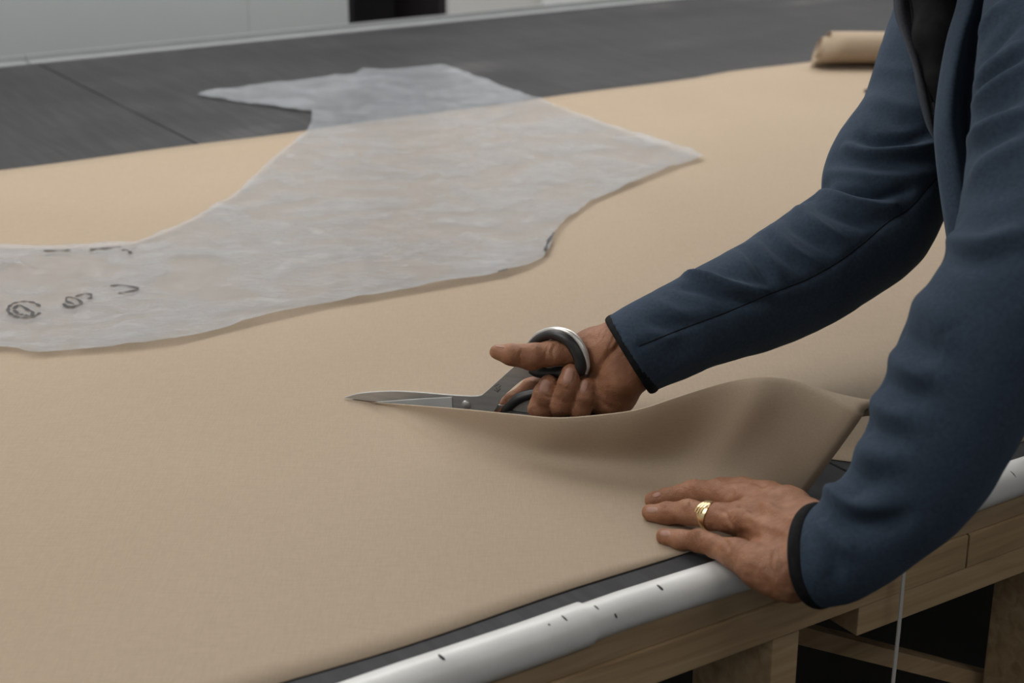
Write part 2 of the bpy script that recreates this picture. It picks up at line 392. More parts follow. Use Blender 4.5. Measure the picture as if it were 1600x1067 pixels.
# ------------------------------------------------------------------ the canvas on the table
def lerp(a, b, t): return a + (b - a) * t
def poly_at(pts, x):                        # y of a picture polyline at x
    for (x0, y0), (x1, y1) in zip(pts, pts[1:]):
        if x <= x1: break
    return y0 + (y1 - y0) * (x - x0) / (x1 - x0)
def catmull(pts, n):
    pts = [Vector(p) for p in pts]; out = []
    q = [2 * pts[0] - pts[1]] + pts + [2 * pts[-1] - pts[-2]]
    for i in range(1, len(q) - 2):
        for k in range(n):
            t = k / n
            out.append(0.5 * ((2 * q[i]) + (q[i + 1] - q[i - 1]) * t + (2 * q[i - 1] - 5 * q[i] + 4 * q[i + 1] - q[i + 2]) * t * t + (3 * q[i] - q[i - 1] - 3 * q[i + 1] + q[i + 2]) * t ** 3))
    out.append(q[-2]); return out
FZ = TZ + 0.0010
def build_canvas():
    vs, fs, idx = [], [], {}
    def add(p): vs.append(tuple(p)); return len(vs) - 1
    VFAR, VNEAR = 2.438, 0.891
    def vfar(u): return VFAR + 0.004 * math.sin(u * 4.3) + 0.003 * math.sin(u * 15.6) + 0.014 * min(1, max(0, (u - 2.02) / 0.05))
    def vnear(u): return VNEAR + 0.003 * math.sin(u * 7.0 + 1) + 0.0018 * math.sin(u * 23)
    tip = P(575, 629, FZ); tu, tv = UV(tip)
    eu, ev = UV(P(1335, 722, FZ))
    sl = (ev - tv) / (eu - tu)
    def cut(u): return tv + sl * (u - tu)
    def zz(u, v):                            # the sheet is not dead flat
        return FZ + 0.0009 * (1 + noise.noise(Vector((u * 2.2, v * 2.2, 0)))) * 0.5
    # ---- left of the tip and behind the cut
    us = [-0.9 + i * 0.03 for i in range(200)]
    us = [u for u in us if u < tu - 0.005] + [tu]
    rb = [tu + (eu + 0.32 - tu) * (i / 40) for i in range(1, 41)]
    tail = [rb[-1] + 0.05 * i for i in range(1, 46)]
    rows = 26
    back = []
    for u in us + rb + tail:
        lo = cut(u) if u <= tu else max(cut(u), vnear(u))
        col_ = [add(T(u, lerp(lo, vfar(u), j / rows), zz(u, lerp(lo, vfar(u), j / rows)))) for j in range(rows + 1)]
        back.append(col_)
    for a, b_ in zip(back, back[1:]):
        for j in range(rows): fs.append((a[j], b_[j], b_[j + 1], a[j + 1]))
    near = []
    for i, u in enumerate(us):
        col_ = [back[i][0]] + [add(T(u, lerp(cut(u), vnear(u), j / rows), zz(u, lerp(cut(u), vnear(u), j / rows)))) for j in range(1, rows + 1)]
        near.append(col_)
    for a, b_ in zip(near, near[1:]):
        for j in range(rows): fs.append((a[j + 1], b_[j + 1], b_[j], a[j]))
    # ---- the lifted near piece, lofted over guide lines: front edge, base, crest, free edge
    base = [(575, 629), (620, 656), (680, 688), (760, 718), (850, 737), (950, 752), (1050, 763), (1150, 771), (1215, 774), (1256, 777)]
    crest = [(575, 629, .0), (640, 633.5, .010), (720, 640, .027), (800, 648, .040), (870, 654, .048), (950, 648, .058), (1000, 640, .066), (1050, 624, .077), (1100, 608, .088), (1150, 595, .098), (1190, 590, .104), (1230, 593, .103), (1262, 602, .100), (1300, 620, .095), (1330, 638, .090), (1349, 648, .086)]
    nn = 60
    Bc = catmull([P(x, y, FZ) for x, y in base], 12); Kc = catmull([P(x, y, FZ + h) for x, y, h in crest], 8)
    def resample(c, n):
        L = [0]
        for a, b_ in zip(c, c[1:]): L.append(L[-1] + (b_ - a).length)
        out = []; k = 0
        for i in range(n + 1):
            t = L[-1] * i / n
            while k < len(L) - 2 and L[k + 1] < t: k += 1
            out.append(c[k].lerp(c[k + 1], min(1, max(0, (t - L[k]) / max(1e-9, L[k + 1] - L[k])))))
        return out
    Bc = resample(Bc, nn); Kc = resample(Kc, nn)
    nu0 = tu; nu1 = UV(P(1200, 832, FZ))[0]
    prev = near[-1]
    vdir = (T(0, 1, 0) - T(0, 0, 0)).normalized()
    R1, R2, R3 = rows, 18, 12
    def column(i):
        s = i / nn
        Bp, Kp = Bc[i], Kc[i]
        h = Kp.z - FZ
        u = lerp(nu0, nu1, s)
        N = T(u, vnear(u), FZ)
        pts = []
        # arch part behind the crest
        over = min(1, max(0, (s - 0.68) / 0.27)); over = over * over * (3 - 2 * over)
        d = (Kp - Bp); d.z = 0
        tg = Bc[min(i + 1, nn)] - Bc[max(i - 1, 0)]; dd = Vector((-tg.y, tg.x, 0)).normalized()
        if dd.y < 0: dd = -dd
        m = d.length
        slant = Vector((0.025, 0, 0)) * max(0, (s - 0.7) / 0.3)
        E = Kp + dd * (0.003 + 0.040 * over) + slant; q1 = min(1, max(0, (s - 0.82) / 0.16)); E.z = FZ + h * (1 - 0.85 * over * (1 - 0.7 * q1))
        # behind crest: cubic from E to Kp
        k_t = Vector((0, 0, 1)) * (1 - over) + dd * over
        n2 = int(R3)
        for j in range(n2):
            t = 1 - j / n2
            c1 = Kp + k_t * (0.022 * over + 0.0009); c2 = E + Vector((0, 0, 1)) * (0.022 * over)
            pts.append(Kp * (1 - t) ** 3 + c1 * 3 * t * (1 - t) ** 2 + c2 * 3 * t * t * (1 - t) + E * t ** 3)
        for j in range(R2):
            t = 1 - j / R2
            c1 = Bp + dd * (m * 0.5 + 0.006 + 0.028 * min(1, h / 0.09)); c2 = Kp - k_t * max(0.0, h * 0.55)
            st = min(1, max(0, (s - 0.72) / 0.28)); st = st * st * (3 - 2 * st)
            c1 = c1.lerp(Bp.lerp(Kp, 0.36), st); c2 = c2.lerp(Bp.lerp(Kp, 0.78) - dd * 0.004, st)
            pts.append(Bp * (1 - t) ** 3 + c1 * 3 * t * (1 - t) ** 2 + c2 * 3 * t * t * (1 - t) + Kp * t ** 3)
        for j in range(R1 + 1):
            t = j / R1; q = Bp.lerp(N, t); uu, vv = UV(q)
            q.z = zz(uu, vv) * min(1, t * 5) + FZ * (1 - min(1, t * 5)); pts.append(q)
        return pts
    # the tip column: everything above the base collapses into the tip vertex
    cols = []
    for i in range(0, nn + 1):
        if i == 0:
            cols.append([near[-1][0]] * (R3 + R2) + near[-1])
        else:
            cols.append([add(p) for p in column(i)])
    for a, b_ in zip(cols, cols[1:]):
        for j in range(len(a) - 1):
            f = [a[j], a[j + 1], b_[j + 1], b_[j]]
            g = []
            for q in f:
                if q not in g: g.append(q)
            if len(g) > 2: fs.append(tuple(reversed(g)))
    o = obj('canvas_sheet', vs, fs, 'fabric', None, True)
    bm = bmesh.new(); bm.from_mesh(o.data); bmesh.ops.recalc_face_normals(bm, faces=bm.faces)
    bm.faces.ensure_lookup_table()
    if bm.faces[0].normal.z < 0: bmesh.ops.reverse_faces(bm, faces=bm.faces)
    bm.to_mesh(o.data); bm.free()
    md = o.modifiers.new('thickness', 'SOLIDIFY'); md.thickness = 0.0009; md.offset = 1
    return o
canvas = build_canvas()
tag(canvas, 'wide beige canvas sheet spread over the table, its cut edge lifting up', 'fabric')

# loose roll at the far end of the canvas
def build_roll():
    a0, a1 = P(1270, 112, TZ), P(1440, 113, TZ)
    d = (a1 - a0).normalized(); L = 0.95
    nrm = Vector((-d.y, d.x, 0))
    N, K = 90, 24; vs, fs = [], []
    for j in range(K + 1):
        s = j / K
        c = a0 + d * (L * s)
        for i in range(N + 1):
            t = i / N
            a = -math.pi / 2 + t * 4.6 * math.pi
            r = 0.036 - 0.018 * t + 0.002 * math.sin(s * 9 + t * 6)
            if t < 0.0: continue
            vs.append(c + nrm * (0.036 + r * math.cos(a)) + Vector((0, 0, 0.0365 + 0.004 + r * math.sin(a))) + d * (0.45 * (0.036 + r * math.sin(a)) + 0.006 * math.sin(t * 7)))
    for j in range(K):
        for i in range(N):
            p = j * (N + 1) + i
            fs.append((p, p + 1, p + N + 2, p + N + 1))
    o = obj('canvas_roll', vs, fs, 'fabric', None, True)
    md = o.modifiers.new('thickness', 'SOLIDIFY'); md.thickness = 0.0009
    return o
tag(build_roll(), 'loosely rolled beige canvas end at the far right of the sheet', 'fabric roll')

# small dark clip on the canvas beside the far sleeve
def ellipsoid_bm(c, ax, seg=16, rings=10):
    bm = bmesh.new()
    bmesh.ops.create_uvsphere(bm, u_segments=seg, v_segments=rings, radius=1)
    A = Matrix(ax).transposed()
    for v in bm.verts: v.co = Vector(c) + A @ v.co
    return bm
c = P(1360, 142, TZ + 0.0055)
ck = empty('chalk_marker', 'small dark marker lying on the canvas beside the far sleeve', 'marker', None, c, 0.1)
bm = bmesh.new()
for (x0, r0, x1, r1) in ((-0.012, .0025, -0.005, .0045), (-0.005, .0045, 0.036, .0045)):
    bmesh.ops.create_cone(bm, cap_ends=True, segments=14, radius1=r0, radius2=r1, depth=x1 - x0, matrix=Matrix.Translation(((x0 + x1) / 2, 0, 0)) @ Matrix.Rotation(math.pi / 2, 4, 'Y'))
bm_obj('marker_body', bm, 'black', ck, False)
bm = bmesh.new()
bmesh.ops.create_cone(bm, cap_ends=True, segments=14, radius1=.005, radius2=.005, depth=0.022, matrix=Matrix.Translation((0.044, 0, 0)) @ Matrix.Rotation(math.pi / 2, 4, 'Y'))
bm_obj('marker_cap', bm, 'black2', ck, False)

# ------------------------------------------------------------------ the plastic pattern
film_px = [(-190, 575), (-90, 562), (0, 548), (28, 550), (40, 555), (60, 557), (100, 554), (150, 550), (200, 546), (280, 536), (340, 521), (420, 500), (520, 478), (600, 465), (700, 447), (760, 437), (820, 422), (848, 408), (860, 390), (866, 370),
           (885, 348), (925, 318), (1000, 286), (1060, 262), (1100, 250), (1085, 241), (1000, 213), (900, 178), (850, 158), (780, 134), (720, 112), (690, 102), (640, 106), (600, 109), (570, 108), (555, 116), (480, 125), (400, 134), (320, 143),
           (308, 148), (330, 153), (400, 163), (470, 174), (488, 176), (487, 192), (480, 207), (440, 238), (410, 265), (370, 303), (300, 343), (250, 365), (210, 379), (140, 384), (60, 387), (0, 384), (-90, 384), (-190, 390)]
def build_film():
    poly = [Vector(UV(P(x, y, TZ + 0.003))) for x, y in film_px]
    # densify the outline
    out = []
    for a, b_ in zip(poly, poly[1:] + poly[:1]):
        n_ = max(1, int((b_ - a).length / 0.014))
        out += [a.lerp(b_, i / n_) for i in range(n_)]
    nb = len(out)
    lo = Vector((min(p.x for p in out), min(p.y for p in out))); hi = Vector((max(p.x for p in out), max(p.y for p in out)))
    pts = list(out); rnd = random.Random(4)
    def inside(p):
        c = False; j = nb - 1
        for i in range(nb):
            a, b_ = out[i], out[j]
            if (a.y > p.y) != (b_.y > p.y) and p.x < (b_.x - a.x) * (p.y - a.y) / (b_.y - a.y) + a.x: c = not c
            j = i
        return c
    stp = 0.010
    x = lo.x
    while x < hi.x:
        y = lo.y
        while y < hi.y:
            p = Vector((x + rnd.uniform(-.3, .3) * stp, y + rnd.uniform(-.3, .3) * stp))
            if inside(p): pts.append(p)
            y += stp
        x += stp
    ca, cb = Vector(UV(P(-60, 404, TZ + 0.006))), Vector(UV(P(62, 424, TZ + 0.006)))
    low = [Vector(UV(P(x, y, TZ + 0.003))) for x, y in film_px[:27]]
    def edge_dist(p):
        best = 9
        for q0, q1 in zip(low, low[1:]):
            ba = q1 - q0; t = min(1, max(0, (p - q0).dot(ba) / ba.dot(ba)))
            best = min(best, (p - q0 - ba * t).length)
        return best
    def glint_ridge(p):  # ridge added to the film so its slope catches a lamp glint
        ba = cb - ca; t = min(1, max(0, (p - ca).dot(ba) / ba.dot(ba)))
        return (p - ca - ba * t).length, min(1, (1 - t) * 5)
    for i in range(60):
        for k in (-3, -2, -1, 0, 1, 2, 3):
            pts.append(ca.lerp(cb, i / 59) + Vector((0.6, 1)).normalized() * (0.0042 * k))
    def dz(p):
        q = Vector((p.x * 7, p.y * 7, 1.3)); w = Vector((noise.noise(q * 0.7 + Vector((9.1, 0, 0))), noise.noise(q * 0.7 + Vector((0, 7.7, 0))), 0))
        rid = 1 - abs(noise.noise(Vector((p.x * 10 + w.x * 1.5, p.y * 10 + w.y * 1.5, 3.1)))) * 2.2
        fine = 1 - abs(noise.noise(Vector((p.x * 36 + w.x * 3, p.y * 36 + w.y * 3, 5.1)))) * 2
        dc, wc = glint_ridge(p)
        de = edge_dist(p)
        return 0.0035 * math.exp(-(de / 0.02) ** 2) + 0.009 * wc * math.exp(-(dc / 0.0095) ** 2) + 0.0038 + 0.0030 * max(0, rid) ** 2 + 0.0013 * max(0, fine) + 0.0014 * noise.noise(q)
    r = geometry.delaunay_2d_cdt(pts, [(i, (i + 1) % nb) for i in range(nb)], [list(range(nb))], 1, 1e-5)
    V, _, Fc = r[0], r[1], r[2]
    vs = [T(p.x, p.y, TZ + dz(p)) for p in V]
    o = obj('plastic_pattern', vs, Fc, 'film', None, True)
    return o, dz
film, film_dz = build_film()
tag(film, 'crinkled translucent plastic pattern sheet lying on the beige canvas', 'pattern sheet')
# pen marks on it: ribbons a hair above the film
def ink(strokes, width=0.0042):
    vs, fs = [], []
    for st_ in strokes:
        pts = catmull([Vector((x, y, 0)) for x, y in st_], 6) if len(st_) > 2 else [Vector((x, y, 0)) for x, y in st_]
        w = []; b0 = len(vs)
        for p in pts:
            q = P(p.x, p.y, TZ + 0.0045)
            for _ in range(3): q = P(p.x, p.y, TZ + film_dz(Vector(UV(q))) + 0.0012)
            w.append(q)
        for i, p in enumerate(w):
            d = (w[min(i + 1, len(w) - 1)] - w[max(i - 1, 0)]); d.z = 0; d.normalize(); s = Vector((-d.y, d.x, 0))
            z = p.z
            ww = width * (0.75 + 0.35 * math.sin(i * 0.7))
            for k in (-.5, .5): q = p + s * (ww * k); vs.append((q.x, q.y, z))
        for i in range(len(w) - 1):
            a = b0 + 2 * i; fs.append((a, a + 1, a + 3, a + 2))
    o = obj('ink_mark', vs, fs, 'ink', film, False)
    return o
def ell(cx, cy, rx, ry, a0=0, a1=6.5, n=16): return [(cx + rx * math.cos(a0 + (a1 - a0) * i / n), cy + ry * math.sin(a0 + (a1 - a0) * i / n)) for i in range(n + 1)]
ink([ell(38.5, 483, 26, 12.5, 0.4, 5.9), [(21, 482), (30, 476), (44, 484), (51, 487), (48, 493), (38, 492)], [(22, 484), (29, 490), (36, 491)]])
ink([[(99, 474), (106, 480), (118, 477), (127, 474), (121, 467), (106, 464), (104, 470), (116, 475)], [(118, 463), (130, 459), (141, 459), (142, 464), (136, 466)], [(103, 477), (116, 480)]])
ink([[(172, 446), (190, 445), (213, 449), (214, 452), (195, 456), (185, 458)]], 0.0042)
for st_ in ([(68, 391), (90, 391), (110, 390)], [(140, 389), (153, 388), (165, 387), (188, 385)], [(190, 390), (199, 391), (205, 395)], [(206, 383), (210, 382)]): ink([st_], 0.005)
for st_ in ([(852, 391), (854, 384), (859, 373), (866, 363)], [(778, 424), (793, 420)]): ink([st_], 0.005)

# ------------------------------------------------------------------ soft-body modelling kit: distance fields -> smooth meshes
def V3(p): return np.array([p[0], p[1], p[2]], dtype=np.float32)
def seg_field(X, a, ra, b, rb):
    a, b = V3(a), V3(b); ba = b - a; L2 = float(ba @ ba) + 1e-12
    pa = X - a
    t = np.clip((pa @ ba) / L2, 0, 1)
    d = pa - t[..., None] * ba
    return np.sqrt((d * d).sum(-1)) - (ra + (rb - ra) * t)
def smin(a, b, k):
    h = np.clip(0.5 + 0.5 * (b - a) / k, 0, 1)
    return b + (a - b) * h - k * h * (1 - h)
def chain_field(X, pts, k, far=None):       # pts: [(point, radius), ...]; worked out only near each piece
    far = 0.03 + 3 * k if far is None else far
    f = np.full(X.shape[:3], far, np.float32)
    lo = X[0, 0, 0]; h = float(X[1, 0, 0, 0] - X[0, 0, 0, 0])
    for (a, ra), (b, rb) in zip(pts, pts[1:]):
        m = max(ra, rb) + far + k
        p0, p1 = np.minimum(V3(a), V3(b)) - m, np.maximum(V3(a), V3(b)) + m
        i0 = np.clip(np.floor((p0 - lo) / h).astype(int), 0, None); i1 = np.minimum(np.ceil((p1 - lo) / h).astype(int) + 1, X.shape[:3])
        if (i1 <= i0).any(): continue
        sl = tuple(slice(i0[q], i1[q]) for q in range(3))
        f[sl] = smin(f[sl], seg_field(X[sl], a, ra, b, rb), k)
    return f
def dense_chain(pts, n=5):
    c = catmull([Vector((p[0], p[1], p[2])) for p, r in pts], n); rr = catmull([Vector((r, 0, 0)) for p, r in pts], n)
    return [(p, r.x) for p, r in zip(c, rr)]
def grid_for(ptlist, h, pad):
    A = np.array([[p[0] - r, p[1] - r, p[2] - r] for p, r in ptlist]); B = np.array([[p[0] + r, p[1] + r, p[2] + r] for p, r in ptlist])
    lo = A.min(0) - pad; hi = B.max(0) + pad
    n = np.ceil((hi - lo) / h).astype(int) + 1
    ax = [(lo[i] + h * np.arange(n[i])).astype(np.float32) for i in range(3)]
    return np.stack(np.meshgrid(*ax, indexing='ij'), -1), lo, h
def surface_nets(F, lo, h):
    n = F.shape; s = F < 0
    c = np.zeros((n[0] - 1, n[1] - 1, n[2] - 1), np.int8)
    for i in (0, 1):
        for j in (0, 1):
            for k in (0, 1): c += s[i:n[0] - 1 + i, j:n[1] - 1 + j, k:n[2] - 1 + k]
    act = (c > 0) & (c < 8)
    I = np.argwhere(act); idx = -np.ones(act.shape, np.int64); idx[act] = np.arange(len(I))
    acc = np.zeros((len(I), 3)); cnt = np.zeros(len(I))
    corners = [(i, j, k) for i in (0, 1) for j in (0, 1) for k in (0, 1)]
    for a in corners:
        for ax in range(3):
            if a[ax]: continue
            b = list(a); b[ax] = 1
            fa = F[I[:, 0] + a[0], I[:, 1] + a[1], I[:, 2] + a[2]]; fb = F[I[:, 0] + b[0], I[:, 1] + b[1], I[:, 2] + b[2]]
            m = (fa < 0) != (fb < 0); t = np.where(m, fa / np.where(m, fa - fb, 1), 0)
            p = np.array(a, float)[None].repeat(len(I), 0); p[:, ax] += t
            acc[m] += p[m]; cnt[m] += 1
    V = (I + acc / cnt[:, None]) * h + lo
    quads = []
    for ax in range(3):
        o1, o2 = [q for q in range(3) if q != ax]
        sl0 = [slice(None)] * 3; sl1 = [slice(None)] * 3
        sl0[ax] = slice(0, n[ax] - 1); sl1[ax] = slice(1, n[ax])
        for q in (o1, o2): sl0[q] = slice(1, n[q] - 1); sl1[q] = slice(1, n[q] - 1)
        A, B = s[tuple(sl0)], s[tuple(sl1)]
        E_ = np.argwhere(A != B); sg = A[A != B]
        if not len(E_): continue
        base = E_.copy(); base[:, o1] += 1; base[:, o2] += 1
        def cell(d1, d2):
            q = base.copy(); q[:, o1] -= d1; q[:, o2] -= d2
            return idx[q[:, 0], q[:, 1], q[:, 2]]
        Q = np.stack([cell(1, 1), cell(0, 1), cell(0, 0), cell(1, 0)], 1)
        flip = sg if ax != 1 else ~sg
        Q[~flip] = Q[~flip][:, ::-1]
        quads.append(Q)
    return V, np.concatenate(quads)
def relax(V, Q, it=3, w=0.5):
    E_ = np.concatenate([Q[:, [0, 1]], Q[:, [1, 2]], Q[:, [2, 3]], Q[:, [3, 0]]])
    for _ in range(it):
        for ww in (w, -w * 1.03 * 0.9):
            S_ = np.zeros_like(V); c = np.zeros(len(V))
            np.add.at(S_, E_[:, 0], V[E_[:, 1]]); np.add.at(S_, E_[:, 1], V[E_[:, 0]])
            np.add.at(c, E_[:, 0], 1); np.add.at(c, E_[:, 1], 1)
            V = V + ww * (S_ / c[:, None] - V)
    return V
def normals(V, Q):
    n = np.cross(V[Q[:, 2]] - V[Q[:, 0]], V[Q[:, 3]] - V[Q[:, 1]])
    N = np.zeros_like(V)
    for i in range(4): np.add.at(N, Q[:, i], n)
    return N / (np.linalg.norm(N, axis=1, keepdims=True) + 1e-12)
def bvh(V, Q): return BVHTree.FromPolygons([tuple(v) for v in V], [tuple(int(i) for i in q) for q in Q])
def hit(tree, x, y):
    r = tree.ray_cast(CAM, ray(x, y).normalized())
    return r[0]
def sculpt(V, Q, lines, tree=None):
    """press folds and creases into a surface: lines = [(picture polyline, height, width, [fade])] laid on its visible side"""
    tree = tree or bvh(V, Q)
    N = normals(V, Q); disp = np.zeros(len(V))
    for ln in lines:
        pts, amp, wid = ln[:3]; fade = ln[3] if len(ln) > 3 else 1
        c = catmull([Vector((x, y, 0)) for x, y in pts], 8)
        H = [hit(tree, p.x, p.y) for p in c]
        K_ = len(H); W = [(np.array(h_), math.sin(math.pi * min(1, max(0, (i + 0.6) / (K_ + 0.2)))) ** 0.5 if fade else 1) for i, h_ in enumerate(H) if h_ is not None]
        if len(W) < 2: continue
        lo = np.min([w[0] for w in W], 0) - 3 * wid; hi = np.max([w[0] for w in W], 0) + 3 * wid
        sel = np.where(((V > lo) & (V < hi)).all(1))[0]
        if not len(sel): continue
        P_ = V[sel]; best = np.full(len(sel), 1e9); bw = np.zeros(len(sel))
        for (a, wa), (b, wb) in zip(W, W[1:]):
            if np.linalg.norm(b - a) > 0.05: continue
            ba = b - a; t = np.clip(((P_ - a) @ ba) / (ba @ ba + 1e-12), 0, 1)
            d = np.linalg.norm(P_ - a - t[:, None] * ba, axis=1)
            m = d < best; best[m] = d[m]; bw[m] = (wa + (wb - wa) * t)[m]
        disp[sel] += amp * bw * np.exp(-(best / wid) ** 2)
    return V + N * disp[:, None]
def jitter(V, Q, amp, sc, seed=0.0):
    N = normals(V, Q)
    d = np.array([noise.noise(Vector((v[0] * sc + seed, v[1] * sc, v[2] * sc))) for v in V])
    return V + N * (amp * d)[:, None]
def patch_on(tree, cx, cy, rx, ry, rot, lift=0.0006, nx=9, ny=9, sq=2.6):
    """a nail: a rounded plate laid on the finger surface seen at a picture point"""
    vs, fs = [], []
    c, s_ = math.cos(rot), math.sin(rot)
    ctr = hit(tree, cx, cy)
    for j in range(ny):
        for i in range(nx):
            a, b = -1 + 2 * i / (nx - 1), -1 + 2 * j / (ny - 1)
            m = max(abs(a), abs(b)); l_ = (abs(a) ** sq + abs(b) ** sq) ** (1 / sq)
            q = m / l_ if l_ > 0 else 0
            a, b = a * q, b * q
            r_ = tree.ray_cast(CAM, ray(cx + rx * a * c - ry * b * s_, cy + rx * a * s_ + ry * b * c).normalized())
            if r_[0] is None or (ctr and (r_[0] - ctr).length > 0.02): return None
            e = max(abs(a), abs(b))
            vs.append(r_[0] + r_[1] * (lift * (1.0 if m < 0.99 else -0.4)))
    for j in range(ny - 1):
        for i in range(nx - 1): p = j * nx + i; fs.append((p, p + 1, p + nx + 1, p + nx))
    return vs, fs
def rpx(r, d): return r * d / FPX

# ------------------------------------------------------------------ materials of the person and the shears
def skin_mat():
    m, n, l, b = new_mat('skin')
    tc = n.new('ShaderNodeTexCoord')
    n1 = n.new('ShaderNodeTexNoise'); n1.inputs['Scale'].default_value = 45; n1.inputs['Detail'].default_value = 5
    l.new(tc.outputs['Object'], n1.inputs['Vector'])
    r = ramp(n, [(0.30, (0.235, 0.095, 0.045)), (0.52, (0.33, 0.150, 0.080)), (0.75, (0.41, 0.205, 0.120))])
    l.new(n1.outputs['Fac'], r.inputs[0]); l.new(r.outputs[0], b.inputs['Base Color'])
    vo = n.new('ShaderNodeTexVoronoi'); vo.inputs['Scale'].default_value = 700; vo.feature = 'DISTANCE_TO_EDGE'
    n2 = n.new('ShaderNodeTexNoise'); n2.inputs['Scale'].default_value = 260; n2.inputs['Detail'].default_value = 4
    l.new(tc.outputs['Object'], n2.inputs['Vector']); l.new(tc.outputs['Object'], vo.inputs['Vector'])
    ad = n.new('ShaderNodeMath'); ad.operation = 'ADD'; l.new(n2.outputs['Fac'], ad.inputs[0]); l.new(vo.outputs['Distance'], ad.inputs[1])
    bp = n.new('ShaderNodeBump'); bp.inputs['Strength'].default_value = 0.55; bp.inputs['Distance'].default_value = 0.0011
    l.new(ad.outputs[0], bp.inputs['Height']); l.new(bp.outputs[0], b.inputs['Normal'])
    b.inputs['Roughness'].default_value = 0.5; b.inputs['Specular IOR Level'].default_value = 0.4
    b.inputs['Subsurface Weight'].default_value = 0.12; b.inputs['Subsurface Radius'].default_value = (0.008, 0.003, 0.0015); b.inputs['Subsurface Scale'].default_value = 0.5
    return m
M['skin'] = skin_mat()
M['nail'] = noise_mat('fingernail', (0.33, 0.165, 0.112), (0.38, 0.20, 0.142), 90, 0.5)
def fleece(name, c1, c2):
    m, n, l, b = new_mat(name)
    tc = n.new('ShaderNodeTexCoord')
    n1 = n.new('ShaderNodeTexNoise'); n1.inputs['Scale'].default_value = 300; n1.inputs['Detail'].default_value = 3
    l.new(tc.outputs['Object'], n1.inputs['Vector'])
    r = ramp(n, [(0.3, c1), (0.7, c2)])
    l.new(n1.outputs['Fac'], r.inputs[0]); l.new(r.outputs[0], b.inputs['Base Color'])
    bp = n.new('ShaderNodeBump'); bp.inputs['Strength'].default_value = 0.25; bp.inputs['Distance'].default_value = 0.001
    l.new(n1.outputs['Fac'], bp.inputs['Height']); l.new(bp.outputs[0], b.inputs['Normal'])
    b.inputs['Roughness'].default_value = 0.9; b.inputs['Specular IOR Level'].default_value = 0.12
    b.inputs['Sheen Weight'].default_value = 0.10; b.inputs['Sheen Roughness'].default_value = 0.5; b.inputs['Sheen Tint'].default_value = (0.5, 0.65, 0.9, 1)
    return m
M['fleece'] = fleece('blue_fleece', (0.031, 0.046, 0.070), (0.042, 0.061, 0.090))
M['lining'] = fleece('grey_lining', (0.028, 0.030, 0.035), (0.038, 0.041, 0.047))
M['cuff'] = noise_mat('black_binding', (0.008, 0.008, 0.010), (0.014, 0.014, 0.016), 200, 0.85, spec=0.15)
M['shirt'] = noise_mat('black_shirt', (0.010, 0.010, 0.012), (0.018, 0.018, 0.020), 60, 0.9, spec=0.1)
M['trouser'] = noise_mat('dark_trousers', (0.02, 0.02, 0.024), (0.032, 0.032, 0.038), 40, 0.9)
M['shoe'] = noise_mat('black_leather', (0.012, 0.011, 0.010), (0.02, 0.018, 0.016), 30, 0.5)
M['hair'] = noise_mat('black_hair', (0.010, 0.008, 0.007), (0.022, 0.018, 0.015), 90, 0.6, bump=0.4, bump_scale=200)
M['steel'] = noise_mat('shear_steel', (0.42, 0.41, 0.395), (0.50, 0.49, 0.475), 30, 0.48, 0.5, stretch=(1, 1, 8))
M['edge'] = noise_mat('ground_steel_edge', (0.72, 0.72, 0.71), (0.8, 0.8, 0.79), 40, 0.35, 0.25)
M['rubber'] = noise_mat('black_grip', (0.012, 0.012, 0.013), (0.022, 0.022, 0.023), 60, 0.42)
M['rim'] = noise_mat('silver_rim', (0.62, 0.60, 0.58), (0.7, 0.68, 0.66), 30, 0.32, 0.5)
M['gold'] = noise_mat('gold', (0.80, 0.60, 0.32), (0.9, 0.70, 0.42), 40, 0.25, 1.0)

# ------------------------------------------------------------------ the shears
SP0 = P(537, 622, TZ + 0.003)
_e = P(1335, 722, TZ); SDIR = (_e - SP0); SDIR.z = 0; SDIR.normalize()      # level axis of the shears, tip -> handle
SNRM = Vector((SDIR.y, -SDIR.x, 0))                                          # towards the viewer
if SNRM.dot(CAM - SP0) < 0: SNRM = -SNRM
def PS(x, y, off=0.0):                      # picture point -> plane of the shears, moved 'off' metres towards the viewer's side
    d = ray(x, y)
    return CAM + d * (((SP0 + SNRM * off) - CAM).dot(SNRM) / d.dot(SNRM))
shears = empty('fabric_shears', 'steel fabric shears with black grips held open at the canvas edge', 'scissors', None, SP0)
def sh(name, vs, fs, mat, smooth=False, parent=None):
    vs = [Vector(v) - SP0 for v in vs]
    return obj(name, vs, fs, mat, parent or shears, smooth)
def plate(name, px, off, thick, mat, dense=4, parent=None):
    c = catmull([Vector((x, y, 0)) for x, y in px] + [Vector((px[0][0], px[0][1], 0))], dense)[:-1] if dense > 1 else [Vector((x, y, 0)) for x, y in px]
    f = [PS(p.x, p.y, off) for p in c]; bk = [p - SNRM * thick for p in f]; n_ = len(f)
    vs = f + bk; fs = [tuple(range(n_)), tuple(range(2 * n_ - 1, n_ - 1, -1))] + [(i, n_ + i, n_ + (i + 1) % n_, (i + 1) % n_) for i in range(n_)]
    o = sh(name, vs, fs, mat, parent=parent)
    bm = bmesh.new(); bm.from_mesh(o.data); bmesh.ops.recalc_face_normals(bm, faces=bm.faces); bm.to_mesh(o.data); bm.free()
    md = o.modifiers.new('bevel', 'BEVEL'); md.width = 0.0004; md.segments = 2; md.limit_method = 'ANGLE'
    return o
front = plate('blade', [(537, 621.5), (560, 615), (590, 612), (620, 611.3), (660, 613.5), (700, 617), (735, 619), (750, 618), (758, 613), (777, 596), (800, 575.5), (815, 564), (840, 556), (852, 566), (850, 580),
                 (834, 588), (822, 591), (809, 599), (785, 621), (776, 637), (768, 645), (745, 646), (712, 640), (690, 634), (640, 628), (590, 627.5), (560, 624.5)], 0.0, 0.0022, 'steel', 3)
